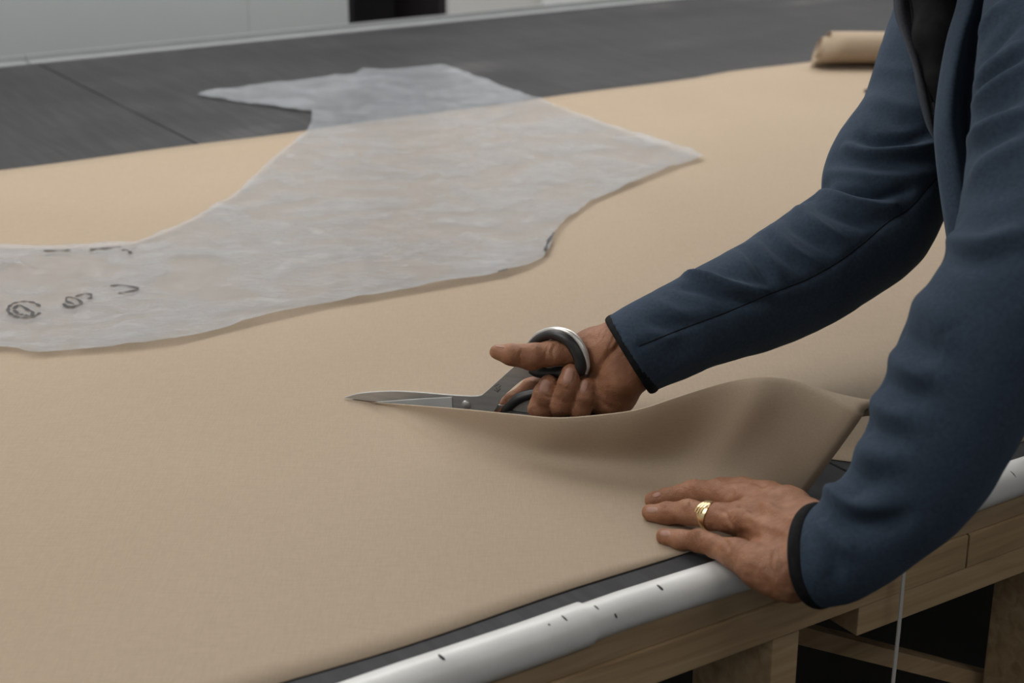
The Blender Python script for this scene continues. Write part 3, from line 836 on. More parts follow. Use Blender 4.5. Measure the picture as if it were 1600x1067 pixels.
plate('cutting_edge', [(586, 628.2), (620, 625.6), (660, 622.8), (706, 620.5), (707, 639), (660, 636), (620, 631.8)], 0.0007, 0.0014, 'edge', 1, front)
rear = plate('blade', [(548, 623.4), (600, 625.5), (660, 629), (720, 627), (760, 630), (785, 633), (800, 628), (820, 624), (840, 628), (838, 646), (810, 646), (780, 648), (740, 645), (690, 639.5), (620, 631), (570, 625.5)], -0.0026, 0.0022, 'steel', 3)
def disc(name, x, y, r, off, th, mat, parent=None):
    c = PS(x, y, off); a = SDIR; b_ = Vector((0, 0, 1)); K = 24
    vs, fs = [], []
    for k, (rr, hh) in enumerate(((r, -th), (r, 0), (r * 0.8, th * 0.6), (0.001 * r, th))):
        for i in range(K):
            t = 2 * math.pi * i / K; vs.append(c + a * (rr * math.cos(t)) + b_ * (rr * math.sin(t)) + SNRM * hh)
    for k in range(3):
        for i in range(K): fs.append((k * K + i, k * K + (i + 1) % K, (k + 1) * K + (i + 1) % K, (k + 1) * K + i))
    return sh(name, vs, fs, mat, True, parent)
disc('pivot_screw', 728, 632, 0.0042, 0.0006, 0.0014, 'rim')
# tiny engraved mark on the shank
vs, fs = [], []
for (x0, y0, x1, y1) in ((772, 604, 780, 600), (772, 609, 777, 612), (775, 605, 778, 611), (779, 606, 783, 602), (777, 613, 782, 607)):
    a, b_ = PS(x0, y0, 0.0002), PS(x1, y1, 0.0002); d = (b_ - a).normalized(); s_ = d.cross(SNRM) * 0.00022; k = len(vs)
    vs += [a + s_, a - s_, b_ - s_, b_ + s_]; fs.append((k, k + 1, k + 2, k + 3))
tag(sh('engraved_mark', vs, fs, 'slot', False, front), kind='stuff')
def loop_tube(name, pts, rads, mat, flat=1.0, closed=True, K=14):
    """a bow: tube through points, closed, 'flat' squashes it along the loop's normal"""
    P3 = catmull(pts + [pts[0]], 8)[:-1] if closed else catmull(pts, 8)
    R3 = []
    n_ = len(pts)
    for i in range(len(P3)):
        t = i / 8; a = int(t) % n_; b_ = (a + 1) % n_ if closed else min(a + 1, n_ - 1); R3.append(rads[a] + (rads[b_] - rads[a]) * (t - int(t)))
    ctr = sum(P3, Vector()) / len(P3)
    nn = Vector()
    for a, b_ in zip(P3, P3[1:] + P3[:1]): nn += (a - ctr).cross(b_ - ctr)
    nn.normalize()
    vs, fs = [], []; L = len(P3)
    for i, p in enumerate(P3):
        d = (P3[(i + 1) % L] - P3[i - 1]) if closed else (P3[min(i + 1, L - 1)] - P3[max(i - 1, 0)])
        d.normalize(); o_ = d.cross(nn).normalized(); n2 = o_.cross(d)
        for k in range(K):
            t = 2 * math.pi * k / K; vs.append(p + o_ * (R3[i] * math.cos(t)) + n2 * (R3[i] * flat * math.sin(t)))
    for i in range(L if closed else L - 1):
        for k in range(K):
            i2 = (i + 1) % L
            fs.append((i * K + k, i * K + (k + 1) % K, i2 * K + (k + 1) % K, i2 * K + k))
    return sh(name, vs, fs, mat, True)
# thumb bow: its plane leans so the thumb can pass through from behind
def bow(px, tilt, base=0.0, cx=868): return [PS(x, y, base + (x - cx) * tilt) for x, y in px]
tb = [(822, 572), (827, 548), (842, 530), (865, 522), (888, 530), (903, 550), (909, 572), (896, 582), (868, 581), (842, 580)]
loop_tube('thumb_grip', bow(tb, 0.00022, 0.001), [.0056, .0048, .0046, .0050, .0058, .0062, .0062, .0058, .0058, .0060], 'rubber', 1.25)
tr = [(820, 566), (824, 542), (840, 522), (867, 514), (894, 522), (912, 545), (918.5, 570), (916, 584)]
loop_tube('grip_rim', bow(tr, 0.00022, -0.0005), [.0014, .0018, .0022, .0024, .0024, .0024, .0020, .0012], 'rim', 1.3, False, 10)
fb = [(790, 640), (812, 622), (845, 613), (885, 611), (922, 616), (940, 632), (938, 648), (905, 652), (860, 652), (815, 648)]
loop_tube('finger_grip', bow(fb, 0.00005, -0.004, 860), [.0058, .0056, .0045, .0042, .0046, .0050, .0050, .0045, .0045, .0055], 'rubber', 1.3)
loop_tube('grip_rim', bow([(938, 618), (944, 630), (945, 642), (940, 654)], 0.00005, -0.006, 860), [.0012, .0017, .0017, .0012], 'rim', 1.2, False, 10)

# ------------------------------------------------------------------ the person
person = empty('person', 'person in a blue fleece jacket leaning over the table, cutting canvas with shears', 'person', None, (0.82, 1.38, 0))
def pp(name, vs, fs, mat, parent=None, smooth=True):
    if parent is None or parent is person:
        off = person.location
        return obj(name, [Vector(v) - off for v in vs], fs, mat, person, smooth)
    return obj(name, [Vector(v) - person.location for v in vs], fs, mat, parent, smooth)
BV, BQ = [], []
def add_body(V, Q):
    base = sum(len(v) for v in BV); BV.append(V); BQ.append(Q + base)

# ---- left hand, flat on the canvas with the ring
def LP(x, y, z, r): p = P(x, y, TZ + z); return (p, rpx(r * 1.06, (p - CAM).dot(FWD)))
L_pinky = [LP(1038, 838, .0065, 12.5), LP(1063, 843, .009, 14), LP(1094, 845, .014, 16), LP(1118, 853, .017, 17), LP(1150, 866, .020, 22)]
L_ring = [LP(1017, 801.5, .0075, 13.5), LP(1042, 802, .010, 16), LP(1076, 800, .0165, 18), LP(1110, 806, .021, 19.5), LP(1158, 812, .027, 25)]
L_mid = [LP(1020, 781, .0065, 12.5), LP(1043, 777, .0095, 13.5), LP(1084, 768, .018, 16.5), LP(1118, 771, .024, 19), LP(1168, 783, .029, 24)]
L_ind = [LP(1072, 773, .006, 11), LP(1096, 767, .010, 13.5), LP(1128, 763, .019, 15.5), LP(1160, 765, .025, 18), LP(1200, 778, .028, 24)]
L_thumb = [LP(1180, 770, .006, 11), LP(1205, 772, .010, 14), LP(1240, 790, .016, 18), LP(1268, 815, .026, 24)]
L_wrist = (D(1282, 862, 1.214), rpx(46, 1.214))
L_palm = [[LP(1150, 866, .020, 21), LP(1190, 884, .020, 31), LP(1232, 896, .020, 38), (D(1275, 888, 1.216), rpx(40, 1.216))],
          [LP(1158, 812, .027, 23), LP(1215, 836, .030, 33), LP(1270, 858, .036, 44)],
          [LP(1168, 783, .029, 22), LP(1220, 806, .032, 30), LP(1272, 838, .038, 42)],
          [LP(1200, 778, .028, 22), LP(1232, 792, .032, 27), LP(1278, 825, .038, 36)],
          [L_wrist, (D(1340, 800, 1.195), rpx(46, 1.195)), (D(1420, 700, 1.185), rpx(46, 1.185))]]
def build_hand(fingers, palm, h, kp, kf, extra=None):
    allp = [q for f in fingers + palm for q in f]
    X, lo, hh = grid_for(allp, h, 4 * h)
    pf = None
    for c in palm:
        g = chain_field(X, c, kp)
        pf = g if pf is None else smin(pf, g, kp)
    F = pf
    for c in fingers:
        g = chain_field(X, c, 0.004)
        F = np.minimum(F, smin(pf, g, kf))
    V, Q = surface_nets(F, lo, hh)
    return relax(V, Q, 3), Q
V, Q = build_hand([L_pinky, L_ring, L_mid, L_ind, L_thumb], L_palm, 0.0013, 0.012, 0.007)
lt = bvh(V, Q)
V = sculpt(V, Q, [(q[0], q[1] * 1.6) + tuple(q[2:]) for q in [
    # knuckles, tendons and joints
    ([(1148, 800), (1165, 806)], .0022, .008), ([(1160, 772), (1178, 778)], .0022, .008), ([(1190, 766), (1206, 770)], .002, .008), ([(1140, 852), (1158, 858)], .0012, .008),
    ([(1165, 806), (1200, 822), (1240, 838)], .0010, .004), ([(1175, 778), (1215, 798), (1250, 815)], .0010, .004),
    ([(1070, 783), (1080, 790)], .0012, .005), ([(1084, 830), (1096, 832)], .0012, .005), ([(1084, 756), (1092, 758)], .001, .005),
    # hollows between the metacarpals
    ([(1125, 800), (1140, 793), (1172, 795), (1205, 810)], -.0014, .004), ([(1118, 832), (1138, 838), (1165, 835), (1200, 850)], -.0014, .0045),
    ([(1140, 770), (1165, 765), (1185, 772)], -.0010, .004),
    # creases over the joints
    ([(1068, 782), (1066, 792), (1068, 804)], -.0006, .0012), ([(1073, 780), (1072, 792), (1074, 806)], -.0006, .0012), ([(1079, 781), (1079, 792), (1081, 803)], -.0005, .0012),
    ([(1088, 829), (1086, 838), (1088, 848)], -.0006, .0012), ([(1093, 829), (1092, 838), (1094, 850)], -.0005, .0012),
    ([(1040, 789), (1038, 797)], -.0004, .001), ([(1060, 829), (1058, 838)], -.0004, .001),
    ([(1120, 795), (1135, 803), (1140, 815), (1148, 825)], -.0009, .0018), ([(1118, 835), (1134, 846), (1140, 858)], -.0009, .0018),
    ([(1184, 758), (1192, 762), (1197, 768)], -.0007, .0016), ([(1150, 785), (1158, 792), (1166, 797)], -.0006, .0014),
    ([(1165, 790), (1174, 797), (1178, 806)], -.0005, .0012),
    ([(1210, 860), (1206, 885), (1212, 905)], -.0006, .0016), ([(1222, 835), (1219, 860), (1224, 890)], -.0005, .0016)]], lt)
V = jitter(V, Q, 0.0006, 90); V = jitter(V, Q, 0.0004, 220, 9)
lt = bvh(V, Q); add_body(V, Q)
LEFT_TREE = lt

# ---- right hand in the shears
def RP(x, y, off, r): p = PS(x, y, off); return (p, rpx(r, (p - CAM).dot(FWD)))
R_thumb = [RP(777, 550, .024, 12), RP(799, 554, .022, 16.5), RP(830, 557.5, .014, 20.5), RP(862, 552, .004, 19.5), RP(890, 549, -.006, 22), RP(925, 545, -.016, 31)]
R_mid = [RP(857, 600, .013, 15), RP(851, 616, .016, 17.5), RP(845, 638, .016, 19), RP(846, 645, .004, 16.5), RP(865, 633, -.020, 17), RP(905, 600, -.034, 24)]
R_rng = [RP(892, 583, .013, 14.5), RP(888, 600, .018, 16.5), RP(877, 632, .018, 17.5), RP(873, 645, .005, 16.5), RP(888, 634, -.019, 17), RP(920, 612, -.032, 24)]
R_pky = [RP(917, 602, .012, 13), RP(913, 617, .015, 15.5), RP(906, 640, .014, 16.5), RP(904, 644, .004, 15.5), RP(918, 636, -.016, 16), RP(938, 625, -.028, 22)]
R_ind = [RP(778, 642, -.008, 10), RP(800, 625, -.010, 11.5), RP(830, 604, -.016, 13.5), RP(862, 592, -.026, 16), RP(900, 580, -.034, 22)]
R_palm = [[RP(925, 545, -.016, 30), RP(960, 548, -.018, 44), RP(1000, 545, -.020, 42), (D(1070, 512, 1.530), rpx(38, 1.53))],
          [RP(900, 580, -.034, 22), RP(945, 565, -.030, 34), RP(1000, 553, -.024, 40)],
          [RP(920, 612, -.032, 24), RP(955, 590, -.026, 36), RP(1000, 560, -.022, 40)],
          [RP(940, 634, -.022, 26), RP(957, 612, -.008, 37), RP(972, 588, -.004, 34), RP(1000, 563, -.016, 37)]]
V, Q = build_hand([R_thumb, R_mid, R_rng, R_pky, R_ind], R_palm, 0.0013, 0.010, 0.006)
rt = bvh(V, Q)
V = sculpt(V, Q, [
    ([(868, 538), (863, 548), (866, 562)], -.0013, .0016), ([(857, 540), (853, 552), (852, 566)], -.0008, .0012), ([(815, 546), (812, 558), (815, 570)], -.0007, .0012),
    # the furrow between the two pads of the palm, and wrist creases
    ([(978, 520), (966, 540), (950, 556), (935, 575), (928, 590)], -.0040, .0034), ([(962, 518), (957, 532), (948, 550)], -.0011, .0016), ([(972, 512), (970, 525), (960, 545)], -.0012, .0016),
    ([(945, 512), (938, 520), (934, 532)], -.0008, .0014), ([(952, 508), (947, 520), (942, 534)], -.0007, .0012),
    ([(945, 600), (965, 610), (985, 620)], .0012, .008), ([(930, 618), (945, 632), (960, 640)], -.0012, .003),
    ([(848, 617), (855, 620), (862, 621)], -.0007, .0012), ([(846, 634), (853, 638), (862, 640)], -.0007, .0012), ([(876, 604), (884, 608), (892, 609)], -.0007, .0012), ([(872, 624), (880, 628), (888, 629)], -.0006, .0012),
    ([(904, 616), (912, 619), (920, 619)], -.0006, .0011)], rt)
V = jitter(V, Q, 0.0005, 110, 3); V = jitter(V, Q, 0.0003, 240, 6)
rt = bvh(V, Q); add_body(V, Q)

# ---- head, neck and arms inside the jacket (above and right of the picture)
NECK = Vector((0.455, 1.575, 1.355)); HEAD = Vector((0.355, 1.575, 1.485))
def build_head():
    f = Vector((-0.80, 0, -0.60)); u = Vector((-0.60, 0, 0.80)); s = Vector((0, 1, 0))     # looking down at the work
    def H(a, b_, c): return HEAD + f * a + u * b_ + s * c
    segs = [[(Vector((0.53, 1.575, 1.27)), .075), (NECK, .058), (H(-.02, -.06, 0), .060)],
            [(H(-.025, .035, .012), .082), (H(-.025, .035, -.012), .082)], [(H(.03, .03, .01), .068), (H(.03, .03, -.01), .068)],
            [(H(.045, -.05, .012), .046), (H(.045, -.05, -.012), .046)], [(H(.07, -.095, .008), .022), (H(.07, -.095, -.008), .022)]]
    X, lo, hh = grid_for([q for c in segs for q in c], 0.003, 0.04)
    F = None
    for c in segs:
        g = chain_field(X, c, 0.03); F = g if F is None else smin(F, g, 0.035)
    for c in ([(H(.098, .012, 0), .009), (H(.118, -.028, 0), .013)], [(H(.1, -.032, .012), .009), (H(.1, -.032, -.012), .009)],
              [(H(.098, -.062, .018), .006), (H(.098, -.062, -.018), .006)], [(H(.094, -.073, .014), .007), (H(.094, -.073, -.014), .007)],
              [(H(.09, .028, .05), .010), (H(.098, .03, .015), .009)], [(H(.09, .028, -.05), .010), (H(.098, .03, -.015), .009)]):
        F = smin(F, chain_field(X, c, 0.004), 0.010)
    for c in ([(H(.101, .008, .032), .010), (H(.101, .008, .033), .010)], [(H(.101, .008, -.032), .010), (H(.101, .008, -.033), .010)]):
        F = -smin(-F, chain_field(X, c, 0.004), 0.006)
    for sg in (1, -1):
        F = smin(F, chain_field(X, [(H(-.012, .03, .087 * sg), .013), (H(-.008, -.02, .082 * sg), .009)], .004), 0.004)
    V, Q = surface_nets(F, lo, hh)
    return relax(V, Q, 2), Q, H
V, Q, HH = build_head(); add_body(V, Q)
V = np.concatenate(BV); Q = np.concatenate(BQ)
def join_arm(V, Q, span, tip_dir, path, radius, neck_span, neck_pt):
    """carry a hand's surface on through elbow and shoulder into the neck's surface"""
    ctr = V[Q].mean(1); ids = np.arange(len(Q))
    own = (Q[:, 0] >= span[0]) & (Q[:, 0] < span[1])
    sc = np.where(own, ctr @ np.array(tip_dir), -9e9); qa = int(sc.argmax())
    nk = (Q[:, 0] >= neck_span[0]) & (Q[:, 0] < neck_span[1])
    dn = np.where(nk, np.linalg.norm(ctr - np.array(neck_pt), axis=1), 9e9); qb = int(dn.argmin())
    ringA, ringB = [int(i) for i in Q[qa]], [int(i) for i in Q[qb]]
    c0 = Vector(V[ringA].mean(0)); pts = [c0] + [Vector(p) for p in path] + [Vector(V[ringB].mean(0))]
    dirs = [(Vector(V[i]) - c0).normalized() for i in ringA]
    fwd = (pts[1] - pts[0]).normalized(); dirs = [(d - fwd * d.dot(fwd)).normalized() for d in dirs]
    prev, newQ, newV = ringA, [], []
    for k in range(1, len(pts) - 1):
        nf = (pts[k + 1] - pts[k - 1]).normalized(); rot = fwd.rotation_difference(nf); dirs = [rot @ d for d in dirs]; fwd = nf
        cur = []
        for d in dirs: cur.append(len(V) + len(newV)); newV.append(pts[k] + d * radius)
        newQ += [(prev[i], prev[(i + 1) % 4], cur[(i + 1) % 4], cur[i]) for i in range(4)]; prev = cur
    P_ = [newV[i - len(V)] for i in prev]; best = None
    for o_ in range(4):
        cand = [ringB[(o_ - i) % 4] for i in range(4)]
        s_ = sum((Vector(V[c]) - p).length for c, p in zip(cand, P_))
        if best is None or s_ < best[0]: best = (s_, cand)
    newQ += [(prev[i], prev[(i + 1) % 4], best[1][(i + 1) % 4], best[1][i]) for i in range(4)]
    keep = np.ones(len(Q), bool); keep[[qa, qb]] = False
    return np.concatenate([V, np.array([tuple(v) for v in newV])]), np.concatenate([Q[keep], np.array(newQ)])
nL, nR, nH = len(BV[0]), len(BV[1]), len(BV[2]); hs = (nL + nR, nL + nR + nH)
V, Q = join_arm(V, Q, (0, nL), (D(1420, 700, 1.185) - D(1282, 862, 1.214)).normalized(), [D(1480, 640, 1.176), D(1560, 490, 1.175), D(1610, 410, 1.185), D(1628, 250, 1.23), D(1642, 80, 1.29), D(1665, -40, 1.335), Vector((0.50, 1.47, 1.29))], 0.030, hs, (0.53, 1.50, 1.25))
V, Q = join_arm(V, Q, (nL, nL + nR), (D(1070, 512, 1.53) - D(1000, 545, 1.505)).normalized(), [D(1150, 475, 1.545), D(1250, 428, 1.575), D(1375, 335, 1.62), D(1400, 262, 1.65), D(1440, 150, 1.69), D(1492, 20, 1.74), D(1518, -55, 1.77), Vector((0.51, 1.67, 1.29))], 0.030, hs, (0.53, 1.65, 1.25))
body = pp('body', [tuple(v) for v in V], [tuple(int(i) for i in q) for q in Q], 'skin')
# hair
pts = [[(HH(-.04, .055, .018), .084), (HH(-.04, .055, -.018), .084)], [(HH(.02, .082, .01), .052), (HH(.02, .082, -.01), .052)], [(HH(-.075, -.01, .02), .055), (HH(-.075, -.01, -.02), .055)]]
X, lo, hh = grid_for([q for c in pts for q in c], 0.004, 0.02); F = None
for c in pts:
    g = chain_field(X, c, .02); F = g if F is None else smin(F, g, .02)
V, Q = surface_nets(F, lo, hh); V = relax(V, Q, 2)
pp('hair', [tuple(v) for v in V], [tuple(int(i) for i in q) for q in Q], 'hair', body)
for (s_) in (.032, -.032):
    bm = ellipsoid_bm(HH(.092, .008, s_) - person.location, ((.011, 0, 0), (0, .011, 0), (0, 0, .011)))
    M.setdefault('eye', noise_mat('eye', (0.03, 0.02, 0.015), (0.06, 0.04, 0.03), 20, 0.25)); bm_obj('eye', bm, 'eye', body, True)
# nails
for (tree, cx, cy, rx, ry, rot) in ((lt, 1039, 833.5, 9.0, 6.0, 0.06), (lt, 1018.5, 797, 10, 5.6, 0.0), (lt, 1026, 773.5, 7, 4.0, -0.3),
                                    (rt, 851.5, 604, 9.0, 12.5, 0.20), (rt, 888.5, 587, 8.5, 14.5, 0.22), (rt, 912.5, 603, 7.0, 11.5, 0.28), (rt, 781, 541.5, 10, 2.0, 0.12)):
    for sc_ in (1, .9, .8, .7, .6, .5):
        r_ = patch_on(tree, cx, cy, rx * sc_, ry * sc_, rot)
        if r_: break
    if r_: pp('fingernail', r_[0], r_[1], 'nail', body)

# ---- jacket
jacket = pp('jacket', [(0.7, 1.5, 1.2), (0.7001, 1.5, 1.2), (0.7, 1.5001, 1.2)], [(0, 1, 2)], 'fleece')      # replaced below by the back of the jacket
def DP(x, y, d, r): return (D(x, y, d), rpx(r, d))
def build_sleeve(chain, h, k, lines, cut, seed, nz=0.0016):
    chain = dense_chain(chain)
    X, lo, hh = grid_for(chain, h, 0.02)
    F = chain_field(X, chain, k)
    # open end at the cuff: flat cut and a hollow
    c, n_, r = cut
    pl = (X - V3(c)) @ V3(n_)
    F = np.maximum(F, pl)
    hol = seg_field(X, Vector(c) + n_ * 0.05, r * 0.88, Vector(c) + n_ * 0.02, r * 0.86)
    F = np.maximum(F, -hol)
    V, Q = surface_nets(F, lo, hh); V = relax(V, Q, 3)
    tr_ = bvh(V, Q)
    V = sculpt(V, Q, [(q[0], q[1] * (1.7 if len(q) < 4 else 1)) + tuple(q[2:]) for q in lines], tr_)
    V = jitter(V, Q, nz, 16, seed); V = jitter(V, Q, nz * 0.45, 45, seed + 5)
    return V, Q
# right (far) sleeve
RS = [DP(965, 563, 1.493, 62), DP(1000, 546, 1.505, 67), DP(1095, 500, 1.530, 74), DP(1205, 453, 1.560, 86), DP(1295, 400, 1.59, 90), DP(1368, 345, 1.615, 92), DP(1391, 268, 1.645, 99), DP(1434, 190, 1.675, 88), DP(1464, 112, 1.70, 94), DP(1497, 20, 1.74, 96), DP(1520, -60, 1.77, 98)]
rn = (Vector((-0.85, 0, 0)) - UP * 0.52 + FWD * 0.08).normalized()
rcut = (D(988, 554, 1.503), rn, rpx(64, 1.503))
R_lines = [
    ([(1072, 428), (1097, 434), (1145, 450), (1203, 460)], .0062, .0050), ([(1060, 446), (1095, 452), (1140, 468), (1190, 474)], -.0035, .007),
    ([(1150, 392), (1165, 420), (1190, 452)], .0026, .006), ([(1160, 386), (1185, 415), (1205, 448)], -.0030, .006), ([(1178, 373), (1198, 405), (1222, 440)], .0026, .006),
    ([(1192, 365), (1220, 395), (1250, 420)], -.003, .006), ([(1205, 355), (1236, 388), (1275, 412)], .0026, .0065), ([(1222, 340), (1255, 365), (1300, 392)], -.003, .006),
    ([(1243, 322), (1276, 350), (1318, 374)], .0034, .0075), ([(1262, 308), (1300, 332), (1350, 348), (1390, 345)], -.0036, .0075),
    ([(1286, 296), (1330, 316), (1380, 324), (1402, 318)], .0050, .007), ([(1286, 290), (1325, 297), (1370, 303), (1420, 298)], -.0070, .0050),
    ([(1292, 268), (1330, 274), (1390, 280), (1450, 270)], .0042, .008), ([(1305, 250), (1350, 256), (1420, 258), (1462, 250)], -.0022, .008),
    ([(1322, 228), (1362, 241), (1420, 236), (1462, 224)], .0060, .0055), ([(1342, 214), (1370, 222), (1420, 218), (1462, 204)], -.0055, .007),
    ([(1355, 150), (1400, 165), (1440, 175)], .0022, .010), ([(1360, 170), (1400, 190), (1440, 194)], -.002, .010), ([(1368, 105), (1410, 112), (1435, 125)], .002, .009),
    # sleeve seam
    ([(998, 541), (1068, 513), (1145, 484), (1203, 459), (1262, 436), (1313, 407), (1345, 383), (1390, 345), (1419, 327), (1463, 279)], -.0012, .0030, 0),
    ([(1010, 520), (1040, 528), (1060, 520)], .002, .006), ([(1015, 497), (1050, 508), (1085, 500)], -.0022, .007), ([(1025, 470), (1060, 490), (1100, 492)], .002, .007),
    ([(1030, 590), (1080, 560), (1120, 552)], .0018, .008), ([(1200, 470), (1240, 478), (1280, 470)], -.0015, .008)]
Vs, Qs = build_sleeve(RS, 0.0025, 0.004, R_lines, rcut, 1.0)
sl_r = pp('sleeve', [tuple(v) for v in Vs], [tuple(int(i) for i in q) for q in Qs], 'fleece', jacket)
def seam_line(V, Q, px, parent, r=0.0006):
    tr_ = bvh(V, Q); c = catmull([Vector((x, y, 0)) for x, y in px], 10); pts = []
    for p in c:
        h_ = hit(tr_, p.x, p.y)
        if h_ is not None and (not pts or (h_ - pts[-1]).length < 0.03): pts.append(h_)
    vs, fs = [], []
    for i, p in enumerate(pts):
        d = (pts[min(i + 1, len(pts) - 1)] - pts[max(i - 1, 0)]).normalized(); a = d.cross(FWD).normalized(); b_ = d.cross(a)
        for k in range(6): t = math.pi * k / 3; vs.append(p + a * (r * math.cos(t)) + b_ * (r * math.sin(t)))
    for i in range(len(pts) - 1):
        for k in range(6): fs.append((i * 6 + k, i * 6 + (k + 1) % 6, (i + 1) * 6 + (k + 1) % 6, (i + 1) * 6 + k))
    return pp('sleeve_seam', vs, fs, 'cuff', parent)
seam_line(Vs, Qs, [(998, 541), (1068, 513), (1145, 484), (1203, 459), (1262, 436), (1313, 407), (1345, 383), (1390, 345), (1419, 327), (1463, 279)], sl_r)
# left (near) sleeve
LS = [DP(1248, 884, 1.203, 64), DP(1308, 864, 1.195, 76), DP(1380, 806, 1.188, 86), DP(1448, 724, 1.178, 103), DP(1525, 560, 1.170, 117), DP(1603, 425, 1.180, 124), DP(1628, 250, 1.23, 112), DP(1642, 80, 1.29, 110), DP(1672, -50, 1.34, 114)]
ln_ = (Vector((-0.76, 0, 0)) - UP * 0.16 + FWD * 0.60).normalized()
lcut = (D(1274, 870, 1.198), ln_, rpx(74, 1.198))
L_lines = [
    ([(1478, 372), (1535, 386), (1600, 362)], .0060, .010), ([(1470, 395), (1520, 405), (1590, 392)], -.0035, .010),
    ([(1430, 470), (1460, 490), (1480, 520)], .0040, .011), ([(1405, 520), (1440, 545), (1470, 560)], -.0040, .009), ([(1392, 555), (1425, 580), (1460, 590)], .0042, .010),
    ([(1380, 596), (1410, 615), (1450, 622)], -.0045, .008), ([(1362, 622), (1395, 645), (1430, 655)], .0042, .010), ([(1345, 660), (1378, 678), (1412, 690)], -.0040, .008),
    ([(1342, 700), (1370, 712), (1410, 715)], .0035, .010), ([(1320, 735), (1355, 752), (1390, 750)], -.0035, .009),
    ([(1290, 762), (1312, 772), (1335, 790), (1385, 795)], .0062, .0085), ([(1300, 800), (1335, 815), (1375, 818), (1420, 805)], -.0045, .009), ([(1308, 752), (1330, 768), (1350, 776)], -.003, .006),
    ([(1278, 815), (1300, 845), (1340, 860)], .0030, .009), ([(1268, 850), (1285, 875), (1290, 900)], .0022, .007), ([(1285, 835), (1300, 870), (1305, 905)], -.0022, .007),
    ([(1533, 62), (1550, 30), (1574, 5)], .0045, .009), ([(1538, 95), (1560, 65), (1595, 30)], -.0035, .008),
    ([(1528, 130), (1560, 103), (1602, 70)], .0050, .009), ([(1528, 146), (1560, 118), (1602, 85)], -.0042, .006), ([(1524, 160), (1560, 133), (1602, 105)], .0050, .008),
    ([(1522, 190), (1560, 165), (1602, 140)], -.0038, .010), ([(1516, 215), (1548, 197), (1602, 175)], .0052, .009), ([(1510, 240), (1550, 222), (1602, 198)], -.0035, .009),
    ([(1520, 275), (1550, 254), (1602, 222)], .0040, .010), ([(1500, 310), (1545, 300), (1602, 280)], -.0022, .012), ([(1485, 345), (1530, 345), (1602, 325)], -.0020, .012)]
Vl, Ql = build_sleeve(LS, 0.0027, 0.004, L_lines, lcut, 7.0, 0.0018)
sl_l = pp('sleeve', [tuple(v) for v in Vl], [tuple(int(i) for i in q) for q in Ql], 'fleece', jacket)
# knitted binding round each cuff: follows the cut rim of the sleeve
def cuff_ring(V, cut, parent, rad, flat):
    c, n_, r = cut; c_ = np.array(c); nn = np.array(n_)
    d = (V - c_) @ nn
    rel = V - c_ - d[:, None] * nn
    e1 = Vector((0, 0, 1)).cross(n_).normalized(); e2 = n_.cross(e1)
    sel = (d > -0.010) & (np.linalg.norm(rel, axis=1) > r * 0.88)
    ang = np.arctan2(rel[sel] @ np.array(e2), rel[sel] @ np.array(e1)); rr = np.linalg.norm(rel[sel], axis=1)
    K, Kc = 72, 12; vs, fs = [], []
    rads = []
    for i in range(K):
        t = -math.pi + 2 * math.pi * i / K; w = np.exp(-(np.angle(np.exp(1j * (ang - t))) / 0.16) ** 2) * (rr > 0)
        rads.append(float((w * rr).sum() / max(1e-9, w.sum())))
    for i in range(K):
        t = -math.pi + 2 * math.pi * i / K; dr = e1 * math.cos(t) + e2 * math.sin(t)
        p = Vector(c) + dr * (rads[i] - rad * 0.25)
        for k in range(Kc):
            a = 2 * math.pi * k / Kc; vs.append(p + dr * (rad * math.cos(a)) + n_ * (rad * flat * math.sin(a)))
    for i in range(K):
        for k in range(Kc):
            i2 = (i + 1) % K; fs.append((i * Kc + k, i2 * Kc + k, i2 * Kc + (k + 1) % Kc, i * Kc + (k + 1) % Kc))
    return pp('cuff_binding', vs, fs, 'cuff', parent)
cuff_ring(Vs, rcut, sl_r, 0.0032, 1.7)
cuff_ring(Vl, lcut, sl_l, 0.0034, 1.7)

# front panels: sheets lofted between upright guide lines (x, y, depth)
def panel(name, guides, mat, parent, nrow=48, ncol=10, th=0.003, smooth=True):
    G = [catmull([D(*q) for q in g], 12) for g in guides]
    def at(c, t):
        f = t * (len(c) - 1); i = min(int(f), len(c) - 2); return c[i].lerp(c[i + 1], f - i)
    vs, fs = [], []
    for j in range(nrow + 1):
        pts = catmull([at(c, j / nrow) for c in G], ncol) if len(G) > 2 else [at(G[0], j / nrow).lerp(at(G[1], j / nrow), k / ncol) for k in range(ncol + 1)]
        W = len(pts); vs += pts
    for j in range(nrow):
        for i in range(W - 1): p = j * W + i; fs.append((p, p + 1, p + W + 1, p + W))
    o = pp(name, vs, fs, mat, parent)
    md = o.modifiers.new('thickness', 'SOLIDIFY'); md.thickness = th; md.offset = 0
    md2 = o.modifiers.new('round', 'SUBSURF'); md2.levels = 1; md2.render_levels = 1
    return o
